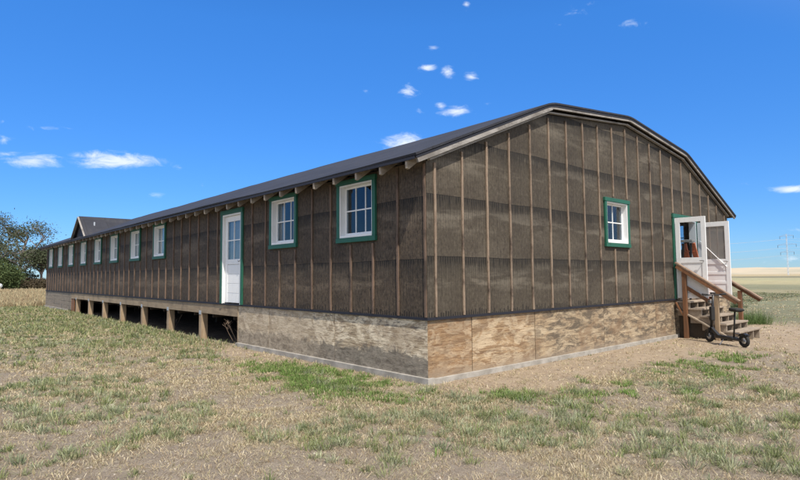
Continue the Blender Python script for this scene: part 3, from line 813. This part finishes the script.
# ================================================================== ELECTRIC SCOOTER
def scooter():
    F = Vector((8.16, -.93, 0)); R_ = Vector((7.64, -1.79, 0)); d = (F-R_); wb = d.length; rz = math.atan2(d.y, d.x)
    c = (F+R_)/2
    T = thing('electric_scooter', 'black electric kick scooter with a saddle parked beside the porch steps', 'scooter', (c.x, c.y, GZ+.005), rz)
    h = wb/2; r = .138
    for x in (h, -h):
        w = MB().torus((x, 0, r), (0, 1, 0), r-.035, .035).build('wheel', M['rubber'], T, smooth=True)
        mb = MB().torus((x, 0, r), (0, 1, 0), .068, .012, 24, 8).tube([(x, -.05, r), (x, .05, r)], .028, 14)
        for k in range(5):
            t = k*2*math.pi/5; mb.beam((x, 0, r), (x+.07*math.cos(t), 0, r+.07*math.sin(t)), .02, .016, (0, 1, 0))
        mb.build('rim', M['steel'], w)
    MB().box(-h+.24, h-.26, -.085, .085, .125, .185).build('deck', M['black'], T, bevel=.015)
    MB().box(-h+.27, h-.29, -.07, .07, .1855, .19).build('grip_mat', M['rubber'], T)
    for s in (-.06, .06):
        MB().beam((-h, s, r), (-h+.28, s, .15), .02, .035).build('swingarm', M['black'], T)
        MB().beam((h, s, r), (h-.07, s, .34), .022, .035).build('fork_leg', M['black'], T)
    MB().beam((h-.06, 0, .33), (h-.30, 0, .15), .07, .07).build('neck', M['black'], T)
    MB().tube([(h-.065, 0, .32), (h-.17, 0, 1.08)], [.030, .024], 12).build('stem', M['black'], T, smooth=True)
    MB().box(h-.155, h-.075, -.05, .05, .50, .82).build('stem_bag', M['rubber'], T, bevel=.02)
    MB().tube([(h-.20, -.29, 1.10), (h-.17, -.12, 1.08), (h-.17, .12, 1.08), (h-.20, .29, 1.10)], .014, 10).build('handlebar', M['black'], T, smooth=True)
    for s in (-1, 1):
        MB().tube([(h-.19, s*.17, 1.09), (h-.20, s*.30, 1.10)], .021, 10).build('grip', M['rubber'], T, smooth=True)
        MB().beam((h-.13, s*.13, 1.07), (h-.12, s*.27, 1.08), .01, .018).build('brake_lever', M['steel'], T)
    MB().box(h-.19, h-.13, -.05, .05, 1.10, 1.14).build('display', M['black'], T, bevel=.008)
    MB().tube([(h-.09, 0, .92), (h-.03, 0, .92)], [.035, .04], 14).build('headlight', M['steel'], T)
    for x, s in ((h, 1), (-h, -1)):                     # mudguards
        mb = MB(); n = 8; R1 = .152
        for i in range(n+1):
            t = math.radians(35+95*i/n) if s < 0 else math.radians(45+95*i/n)
            for y in (-.045, .045): mb.v.append((x+R1*math.cos(t), y, r+R1*math.sin(t)))
        for i in range(n): mb.f.append((2*i, 2*i+1, 2*i+3, 2*i+2))
        g_ = mb.build('mudguard', M['black'], T, smooth=True); q = g_.modifiers.new('t', 'SOLIDIFY'); q.thickness = .006
    MB().beam((-h-.12, 0, .27), (-h+.25, 0, .27), .06, .012).build('rack', M['black'], T)
    MB().tube([(-h+.28, 0, .17), (-h+.22, 0, .74)], .017, 10).build('seat_post', M['black'], T, smooth=True)
    mb = MB(); prof = [(-.15, .10, .0), (-.12, .115, .03), (0, .085, .035), (.10, .045, .03), (.15, .03, .01)]
    for (x, w, zt_) in prof:
        for k in range(10):
            t = 2*math.pi*k/10; mb.v.append((-h+.21+x, w*math.cos(t), .78+(.035+zt_*.3)*math.sin(t)))
    for i in range(len(prof)-1):
        for k in range(10): a = i*10+k; b = i*10+(k+1) % 10; mb.f.append((a, b, b+10, a+10))
    mb.f.append(tuple(range(10))[::-1]); mb.f.append(tuple(40+k for k in range(10)))
    mb.build('saddle', M['rubber'], T, smooth=True)
    MB().tube([(.02, .05, .12), (.0, .17, .0)], .009, 8).build('kickstand', M['steel'], T)
    MB().tube([(h-.17, .06, 1.05), (h-.02, .07, .8), (h-.10, .04, .45)], .005, 6).build('brake_cable', M['rubber'], T)
scooter()

# ================================================================== PYLON and wires
def pylon(loc, rz, label):
    T = thing('power_pylon', label, 'pylon', loc, rz, 'pylons on the plain'); mb = MB(); H = 33
    for sx, sy in ((1, 1), (1, -1), (-1, 1), (-1, -1)):
        mb.beam((sx*.42, sy*.42, 0), (sx*.22, sy*.22, H), .10, .10)
    for i in range(22):
        z = i*1.5; w = .42-.2*z/H; s = 1 if i % 2 else -1
        for y in (-w, w): mb.beam((-s*w, y, z), (s*w, y, z+1.5), .06, .06)
        for x in (-w, w): mb.beam((x, -s*w, z), (x, s*w, z+1.5), .10, .10)
    mb.build('mast', M['hazed_steel'], T)
    for z, a in ((31.5, 7.0), (24.5, 9.5), (14.5+4, 7)):
        mb = MB(); mb.beam((0, -a, z), (0, a, z), .16, .16); mb.beam((0, -a, z), (0, 0, z+1.6), .1, .1); mb.beam((0, a, z), (0, 0, z+1.6), .1, .1)
        for k in range(-4, 5): mb.beam((0, k*a/4.5, z), (0, (k+.5)*a/4.5, z+1.5*(1-abs(k)/4.6)), .08, .08)
        c = mb.build('crossarm', M['hazed_steel'], T)
        for s in (-1, 1): MB().tube([(0, s*a*.95, z), (0, s*a*.95, z-2.2)], .14, 6).build('insulator', M['dark'], c)
    return T
pA, pB = Vector((520, 117.5, 0)), Vector((330, 250, 0))
dW = (pB-pA).normalized(); rzP = math.atan2(dW.y, dW.x)
pylon(pA, rzP, 'tall thin steel power pylon standing alone on the plain at the right')
nW = Vector((-dW.y, dW.x, 0))
mb = MB()
for z, a in ((31.5, 7.0), (24.5, 9.5), (18.5, 7)):
    for s in (-1, 1):
        for (q0, q1) in ((pA, pB), (pA, pA-dW*230)):
            p0 = q0+nW*s*a*.95+Vector((0, 0, z-2.2)); p1 = q1+nW*s*a*.95+Vector((0, 0, z-2.2)); pts = []
            for i in range(15): t = i/14; pts.append(p0*(1-t)+p1*t-Vector((0, 0, 4*6*t*(1-t))))
            mb.tube(pts, .045, 5)
tag(mb.build('power_line', M['galv']), 'thin power lines sagging away from the pylon over the plain', 'power line')

# ================================================================== TREES at the far end of the meadow
def leafmat(name, c1, c2):
    def fn(g, b):
        at = g.n.new('ShaderNodeAttribute'); at.attribute_name = 'tint'
        c = g.mix(at.outputs['Fac'], c1, c2); g.l.new(c, b.inputs['Base Color']); b.inputs['Roughness'].default_value = .7
        b.inputs['Specular IOR Level'].default_value = .25
    return mat(name, fn)
M['leaf'] = leafmat('leaves', (.030, .052, .016), (.095, .125, .045))
M['leaf_grey'] = leafmat('leaves_grey', (.032, .044, .022), (.10, .115, .058))
M['brush'] = leafmat('brush_leaves', (.045, .034, .022), (.12, .095, .055))
M['bark'] = mat('bark', woodfn((.20, .165, .14), (.13, .105, .09), (.09, .075, .065), (8, 8, 2), .4))
M['bark_pale'] = mat('bark_pale', woodfn((.30, .26, .24), (.20, .17, .155), (.13, .11, .10), (8, 8, 2), .4))


def leaves(name, centers, per, spread, size, m, parent, seed=0):
    r = np.random.default_rng(seed); C_ = np.repeat(np.array(centers, float), per, 0); n = len(C_)
    P = C_+r.normal(size=(n, 3))*spread*np.array([1, 1, .7]); a = r.normal(size=(n, 3)); a /= np.linalg.norm(a, axis=1)[:, None]
    b = np.cross(a, r.normal(size=(n, 3))); b /= np.linalg.norm(b, axis=1)[:, None]; s = size*r.uniform(.5, 1.3, (n, 1))
    V = np.stack([P-a*s, P+b*s*.45, P+a*s, P-b*s*.45], 1).reshape(-1, 3)
    me = bpy.data.meshes.new(name); me.vertices.add(n*4); me.vertices.foreach_set('co', V.ravel().astype(np.float32))
    me.loops.add(n*4); me.loops.foreach_set('vertex_index', np.arange(n*4, dtype=np.int32)); me.polygons.add(n)
    me.polygons.foreach_set('loop_start', (np.arange(n)*4).astype(np.int32)); me.polygons.foreach_set('loop_total', np.full(n, 4, np.int32)); me.update(calc_edges=True)
    t = me.attributes.new('tint', 'FLOAT', 'POINT')
    tt = np.clip(np.repeat(r.random(len(centers)), per)*.6+r.random(n)*.4, 0, 1); t.data.foreach_set('value', np.repeat(tt, 4).astype(np.float32))
    me.materials.append(m); o = bpy.data.objects.new(name, me); COL.objects.link(o)
    if parent: o.parent = parent
    return o


def tree(name, label, loc, H, r0, lean, dens, size, lm, bm, seed, wide=1., first=.25, spread=.45, group='trees beyond the meadow'):
    T = thing(name, label, 'tree', loc, 0, group); rr = random.Random(seed); mb = MB(); tips = []
    def grow(p, d, L, r, lev):
        pts = [p]; n = 4; q = p
        for i in range(n):
            d = (d+Vector((rr.gauss(0, .16), rr.gauss(0, .16), rr.gauss(0.02, .10)))).normalized(); q = q+d*L/n; pts.append(q)
        mb.tube(pts, [r*(1-.55*i/n) for i in range(n+1)], 7 if lev < 2 else 4)
        if lev >= 4: tips.extend([tuple(q), tuple(pts[2])]); return
        if lev >= 2: tips.append(tuple(q))
        for k in range(rr.choice((3, 4, 4)) if lev else 8):
            t = rr.uniform(.35, 1) if lev else rr.uniform(first*1.2, 1)
            i = min(int(t*n), n-1); s = pts[i].lerp(pts[i+1], t*n-i)
            a = rr.uniform(0, 2*math.pi); dd = (d*rr.uniform(.35, .8)+Vector((math.cos(a)*wide, math.sin(a)*wide, rr.uniform(-.1, .35)))).normalized()
            grow(s, dd, L*rr.uniform(.48, .72), r*.5, lev+1)
    grow(Vector((0, 0, -.2)), Vector((lean, 0, 1)).normalized(), H*.52, r0, 0)
    zs = max(t[2] for t in tips); k = H/zs
    mb.v = [(x, y, z*k) for x, y, z in mb.v]; tips = [(x, y, z*k) for x, y, z in tips]
    mb.build('trunk', bm, T)
    rr.shuffle(tips); tips = [t for t in tips if rr.random() < dens[0] and t[2] > H*.18]
    leaves('crown', tips, dens[1], spread, size, lm, T, seed)
    return T
tree('broadleaf_tree', 'tall half bare tree with thin pale branches at the end of the meadow', (7.0, 100, GZ), 11.6, .30, .0, (.9, 13), .15, M['leaf_grey'], M['bark_pale'], 31, 1.25, .12, .7)
tree('broadleaf_tree', 'dense green tree at the left edge of the picture', (1.8, 97, GZ), 9.4, .30, 0, (.9, 18), .20, M['leaf'], M['bark'], 9, 1.0, .15, .75)
tree('broadleaf_tree', 'small spreading tree beside the far end of the barracks roof', (10.3, 102, GZ), 7.4, .24, .1, (.6, 10), .18, M['leaf_grey'], M['bark_pale'], 14, 1.4, .3, .6)
tree('broadleaf_tree', 'low bushy green tree under the half bare tree', (4.6, 93, GZ), 3.4, .2, 0, (.8, 14), .16, M['leaf'], M['bark'], 22, 1.2, .1, .6)
shr = ['low brown bush at the foot of the small spreading tree', 'brown thicket right of the low bushy tree', 'brown thicket behind the half bare tree trunk', 'brown bush at the far left of the meadow edge', 'rounded olive bush behind the brown thicket', 'brown bush partly hidden by the barracks corner']
for i, (x, y, w, h) in enumerate(((10.4, 96, 1.5, 1.7), (8.9, 95, 1.6, 1.6), (7.3, 97, 1.6, 1.8), (4.6, 95, 1.7, 1.9), (8.6, 104, 2.2, 3.4), (12.2, 97, 1.8, 2.1))):
    T = thing('shrub', shr[i], 'shrub', (x, y, GZ), 0, 'shrubs along the meadow edge'); r = np.random.default_rng(i+50)
    n = 260; P = r.normal(size=(n, 3)); P /= np.linalg.norm(P, axis=1)[:, None]; P *= r.uniform(.5, 1, (n, 1)); P = P*np.array([w, w*.8, h*.55])*(.8+.4*r.random((n, 1))); P[:, 2] += h*.45; P[:, 2] = np.abs(P[:, 2])
    leaves('foliage', P, 14, .16, .13, M['leaf_grey'] if i == 4 else M['brush'], T, i)
    mb = MB()
    for k in range(9):
        a = k*.7; mb.tube([(0, 0, -.1), (w*.4*math.cos(a), w*.4*math.sin(a), h*.45), (w*.7*math.cos(a), w*.7*math.sin(a), h*.8)], [.05, .03, .01], 5)
    mb.build('stems', M['bark'], T)
# pale tank glimpsed at the left edge
TK = thing('storage_tank', 'small white tank under the trees at the left edge', 'tank', (3.75, 90, GZ), math.radians(75))
MB().tube([(-.8, 0, .7), (-.73, 0, .7), (-.6, 0, .7), (.6, 0, .7), (.73, 0, .7), (.8, 0, .7)], [.08, .24, .32, .32, .24, .08], 18).build('tank_body', M['white'], TK, smooth=True)
for x in (-.5, .5): MB().box(x-.08, x+.08, -.2, .2, 0, .44).build('saddle_block', M['concrete'], TK)

# ================================================================== GRASS
def blades(name, P, L, Wd, lean, colr, bend=.5, lab=None):
    """P base points (n,3); L lengths; Wd widths; lean horizontal lean vectors (n,2); colr (n,3)"""
    n = len(P); az = RNG.uniform(0, 2*np.pi, n); side = np.stack([np.cos(az), np.sin(az), np.zeros(n)], 1)*Wd[:, None]*.5
    hv = np.concatenate([lean, np.zeros((n, 1))], 1)
    mid = P+hv*(L*.35)[:, None]+np.array([0, 0, 1])*(L*.60*(1-.45*np.linalg.norm(lean, axis=1)))[:, None]
    ln = np.linalg.norm(lean, axis=1)
    tip = P+hv*(L*.95)[:, None]+np.array([0, 0, 1])*(L*np.maximum(.08, 1-.85*ln))[:, None]
    V = np.stack([P-side, P+side, mid+side*.75, mid-side*.75, tip], 1).reshape(-1, 3)
    b = np.arange(n)*5
    li = np.stack([b, b+1, b+2, b+3, b+3, b+2, b+4], 1).ravel()
    me = bpy.data.meshes.new(name); me.vertices.add(n*5); me.vertices.foreach_set('co', V.ravel().astype(np.float32))
    me.loops.add(n*7); me.loops.foreach_set('vertex_index', li.astype(np.int32)); me.polygons.add(n*2)
    st = np.stack([np.arange(n)*7, np.arange(n)*7+4], 1).ravel(); tt = np.tile([4, 3], n)
    me.polygons.foreach_set('loop_start', st.astype(np.int32)); me.polygons.foreach_set('loop_total', tt.astype(np.int32)); me.update(calc_edges=True)
    ca = me.color_attributes.new('tint', 'FLOAT_COLOR', 'POINT'); c = np.ones((n, 5, 4), np.float32); c[:, :, :3] = colr[:, None, :]; ca.data.foreach_set('color', c.ravel())
    me.materials.append(M['blade']); o = bpy.data.objects.new(name, me); COL.objects.link(o); return o


def bladefn(g, b):
    at = g.n.new('ShaderNodeAttribute'); at.attribute_name = 'tint'; g.l.new(at.outputs['Color'], b.inputs['Base Color'])
    b.inputs['Roughness'].default_value = .75; b.inputs['Specular IOR Level'].default_value = .2
    out = [n for n in g.n if n.type == 'OUTPUT_MATERIAL'][0]
    tl = g.n.new('ShaderNodeBsdfTranslucent'); g.l.new(at.outputs['Color'], tl.inputs[0]); mx = g.n.new('ShaderNodeMixShader'); mx.inputs[0].default_value = .25
    g.l.new(b.outputs[0], mx.inputs[1]); g.l.new(tl.outputs[0], mx.inputs[2]); g.l.new(mx.outputs[0], out.inputs[0])
M['blade'] = mat('grass_blade', bladefn)


def scatter(n, r0, r1, p=1.35):
    """points in the ground wedge in front of the viewpoint, thinning with distance"""
    e = 2-p; r = (r0**e+(r1**e-r0**e)*RNG.random(n))**(1/e)
    a = YAW+RNG.uniform(-1, 1, n)*.86
    return -5.64+r*np.cos(a), -5.76+r*np.sin(a), r
def outside(x, y, mg=.06): return ~((x > -mg) & (x < W+mg) & (y > -mg) & (y < LEN+mg))
def tufts(x, y, r, nb, Lm, Wm, spread, leanm, pal, jit=.2):
    n = len(x); k = nb; X_ = np.repeat(x, k); Y_ = np.repeat(y, k); r_ = np.repeat(r, k); N_ = n*k
    sc = np.repeat(RNG.uniform(.6, 1.35, n), k)
    a = RNG.uniform(0, 2*np.pi, N_); rr0 = np.sqrt(RNG.random(N_)); rad = spread*sc*rr0; X2 = X_+rad*np.cos(a); Y2 = Y_+rad*np.sin(a)
    ln = (.15+.85*rr0)*leanm*RNG.uniform(.6, 1.1, N_); lean = np.stack([np.cos(a)*ln, np.sin(a)*ln], 1)+RNG.normal(size=(N_, 2))*.2
    m_ = np.linalg.norm(lean, axis=1); lean = lean/np.maximum(m_, 1)[:, None]
    Lb = Lm*sc*RNG.uniform(.55, 1.2, N_); Wb = np.maximum(Wm, r_*.00095)*RNG.uniform(.7, 1.2, N_)
    ci = np.repeat(RNG.integers(0, len(pal), n), k); sw = RNG.random(N_) < .25; ci = np.where(sw, RNG.integers(0, len(pal), N_), ci)
    c = np.array(pal)[ci]*RNG.uniform(1-jit, 1+jit, (N_, 1))
    z = ground_h(X2, Y2)-.004
    return np.stack([X2, Y2, z], 1), Lb, Wb, lean, c
STRAW = [(.50, .42, .27), (.41, .33, .20), (.64, .56, .40), (.32, .24, .15), (.38, .35, .20), (.56, .46, .29)]
GREEN = [(.180, .215, .085), (.25, .285, .115), (.125, .160, .070), (.32, .34, .16)]
SAGE = [(.28, .31, .19), (.19, .22, .13), (.40, .42, .27)]
BRIGHT = [(.15, .24, .06), (.22, .32, .09), (.12, .19, .05)]
def stuff(name, parts, label, cat):
    P = [np.concatenate([q[i] for q in parts]) for i in range(5)]
    o = blades(name, *P[:4], P[4]); tag(o, label, cat, kind='stuff'); return o


# matted dry grass
x, y, r = scatter(120000, 1.8, 45); s, gm, dm, bare = masks(x, y)
k = outside(x, y) & (RNG.random(len(x)) < dm*(1-gm*.35)*.95)
A = tufts(x[k], y[k], r[k], 7, .075, .0032, .05, 1.15, STRAW)
A[3][:] = A[3]*np.minimum(1, 1/np.maximum(np.linalg.norm(A[3], axis=1), .01))[:, None]
x, y, r = scatter(60000, 1.8, 34); s, gm, dm, bare = masks(x, y)       # loose lying straw
k = outside(x, y) & (RNG.random(len(x)) < .25+.6*dm)
A2 = tufts(x[k], y[k], r[k], 4, .085, .003, .07, 1.0, STRAW+[(.30, .22, .14)]); A2[3][:] = A2[3]/np.maximum(np.linalg.norm(A2[3], axis=1), .01)[:, None]
x, y, r = scatter(52000, 1.7, 11, .9); s, gm, dm, bare = masks(x, y)       # short chaff close by
k = outside(x, y) & (RNG.random(len(x)) < (.45+.5*dm)*(1-s*.8))
A5 = tufts(x[k], y[k], r[k], 4, .045, .0028, .08, 1.0, STRAW+[(.30, .22, .14), (.20, .15, .10)]); A5[3][:] = A5[3]/np.maximum(np.linalg.norm(A5[3], axis=1), .01)[:, None]
stuff('dry_grass', [A, A2, A5], 'matted straw coloured dry grass over the bare soil', 'grass')
# green grass
x, y, r = scatter(80000, 1.8, 60); s, gm, dm, bare = masks(x, y)
k = outside(x, y) & (RNG.random(len(x)) < gm*.8)
A = tufts(x[k], y[k], r[k], 7, .075, .0036, .04, .95, GREEN+SAGE[:1]+STRAW[:2])
n_ = 26000; xx = -RNG.random(n_)**1.3*9.5; yy = 4.6+RNG.random(n_)*29; rr_ = np.hypot(xx+5.64, yy+5.76)
pr = np.clip(2.2*fbm(xx*.8, yy*.5, 131, 4)-.65-(-xx)*.05, 0, 1)*sm(yy, 4.6, 8.5+fbm(xx, yy, 7)*2)*(1-sm(yy, 29, 33.5)); kk = RNG.random(n_) < pr; xx, yy, rr_ = xx[kk], yy[kk], rr_[kk]
A3 = tufts(xx-.02, yy, rr_, 9, .15, .005, .07, .8, GREEN+[STRAW[0], STRAW[4], SAGE[0]])
stuff('green_grass', [A, A3], 'dull green grass growing in patches and along the open underfloor', 'grass')
# bushy greyish weeds in clumps
x, y, r = scatter(17000, 1.9, 40, 1.3); s, gm, dm, bare = masks(x, y); cl_ = fbm(x*.55+9, y*.55, 101, 4)
k = outside(x, y, .3) & (s < .35) & (RNG.random(len(x)) < sm(cl_, .535, .60)*.85+.03)
A = tufts(x[k], y[k], r[k], 34, .135, .0058, .05, 1.05, SAGE+GREEN[:2]+[(.30, .31, .17), (.24, .26, .13)])
n_ = 2700; a_ = RNG.normal(size=(n_, 2)); ex = np.concatenate([-.95+a_[:1300, 0]*.36, .3+a_[1300:1450, 0]*.16, 3.2+a_[1450:, 0]*1.5]); ey = np.concatenate([1.5+a_[:1300, 1]*.95, -1.25+a_[1300:1450, 1]*.15, -2.1+a_[1450:, 1]*.4])
dense = fbm(ex*2.6, ey*2.6, 7) > np.where(ex > 1.5, .56, .45); kk = outside(ex, ey, .12) & dense; ex, ey = ex[kk], ey[kk]
A4 = tufts(ex, ey, np.hypot(ex+5.64, ey+5.76), 15, .10, .008, .05, 1.0, BRIGHT+[GREEN[1]])
stuff('weeds', [A, A4], 'low bushy weeds, bright green by the barracks corner', 'weeds')
# tall dry meadow beyond the barracks on the left
n_ = 34000; xx = RNG.uniform(-26, 13.5, n_); yy = 31.5+RNG.random(n_)**1.3*52; kk = (xx-(-5.64))/(yy+5.76) > -.62; kk &= outside(xx, yy, .5); xx, yy = xx[kk], yy[kk]
A = tufts(xx, yy, np.hypot(xx+5.64, yy+5.76), 6, .42, .02, .25, .45, [(.43, .34, .20), (.50, .41, .25), (.37, .28, .17), (.40, .36, .22)])
stuff('meadow_grass', [A], 'tall golden brown dry grass in the meadow beyond the barracks', 'grass')
# plain on the right
n_ = 30000; xx = 13+RNG.random(n_)**1.5*34; yy = -8+RNG.uniform(-.28, .42, n_)*xx+2; kk = outside(xx, yy, .5); xx, yy = xx[kk], yy[kk]
col_ = np.array([.30, .27, .16])
s, gm, dm, bare = masks(xx, yy); kk = (s < .5) & (RNG.random(len(xx)) < .75); xx, yy = xx[kk], yy[kk]
A = tufts(xx, yy, np.hypot(xx+5.64, yy+5.76), 4, .07, .012, .2, .9, [(.14, .165, .095), (.18, .19, .11), (.23, .22, .13)])
stuff('plain_grass', [A], 'short mixed grass on the plain right of the steps', 'grass')


def weedthing(x, y, n, L, sp, pal, label, lean=.7, wd=.008):
    P = tufts(np.full(n, x)+RNG.normal(size=n)*sp*.45, np.full(n, y)+RNG.normal(size=n)*sp*.45, np.full(n, 3.), 12, L, wd, sp*.3, lean, pal)
    P[0][:, :] -= np.array([x, y, 0]); o = blades('weed_bush', *P[:4], P[4]); o.location = (x, y, 0); tag(o, label, 'bush'); return o
weedthing(14.1, -.15, 95, .50, .55, [(.12, .19, .06), (.17, .24, .09), (.10, .15, .05)], 'rounded green weed bush behind the lower end of the steps')
weedthing(23.5, 3.2, 40, .4, .35, [(.09, .12, .06)], 'small dark bush far out on the plain right of the steps')
weedthing(10.2, -2.95, 60, .22, .5, [(.12, .16, .08), (.16, .19, .10)], 'low grey green weed patch at the right behind the scooter')
# dried stalk weeds under the barracks edge
def stalks(x, y, h, n, label):
    T = MB(); rr = random.Random(int(x*100)+n)
    for i in range(n):
        a = rr.uniform(0, 6.28); l = h*rr.uniform(.5, 1); p = Vector((rr.gauss(0, .03), rr.gauss(0, .03), -.03)); q = p+Vector((math.cos(a)*l*.3, math.sin(a)*l*.3, l*.55)); e = p+Vector((math.cos(a)*l*.5, math.sin(a)*l*.5, l))
        T.tube([p, q, e], [.006, .005, .003], 5)
        for k in range(6):
            t = rr.uniform(.3, 1); s = q.lerp(e, t); a2 = rr.uniform(0, 6.28); T.tube([s, s+Vector((math.cos(a2)*.09, math.sin(a2)*.09, .07))], [.004, .002], 4)
    o = T.build('dead_weed', M['batten_g']); o.location = (x, y, GZ); tag(o, label, 'weed')
stalks(.25, 6.75, .6, 7, 'dead brown weed stalks under the floor beside the plywood skirt')
stalks(.4, 11.6, .5, 6, 'dead brown weed stalks under the floor between the middle posts')
# clods and pebbles
n_ = 3200; x, y, r = scatter(n_, 2, 16, 1.2); k = outside(x, y, .1); x, y, r = x[k], y[k], r[k]; z = ground_h(x, y); mb = MB()
for i in range(len(x)):
    s = random.choice((.006, .009, .012, .018)) * (1.6 if random.random() < .05 else 1); b = len(mb.v)
    for d in ((1, 0, 0), (0, 1, 0), (-1, 0, 0), (0, -1, 0), (0, 0, .8), (0, 0, -.8)):
        j = random.uniform(.7, 1.3)*s; mb.v.append((x[i]+d[0]*j, y[i]+d[1]*j, z[i]+d[2]*j+s*.2))
    for f in ((0, 1, 4), (1, 2, 4), (2, 3, 4), (3, 0, 4), (1, 0, 5), (2, 1, 5), (3, 2, 5), (0, 3, 5)): mb.f.append(tuple(b+q for q in f))
def pebfn(g, b):
    n = g.noise(g.obj(), 9, 3); g.l.new(g.mix(g.mr(n, .35, .65), (.20, .16, .12), (.40, .35, .29)), b.inputs['Base Color'])
tag(mb.build('pebbles', mat('pebble', pebfn), smooth=True), 'small pale pebbles and soil clods scattered on the ground', 'pebbles', kind='stuff')
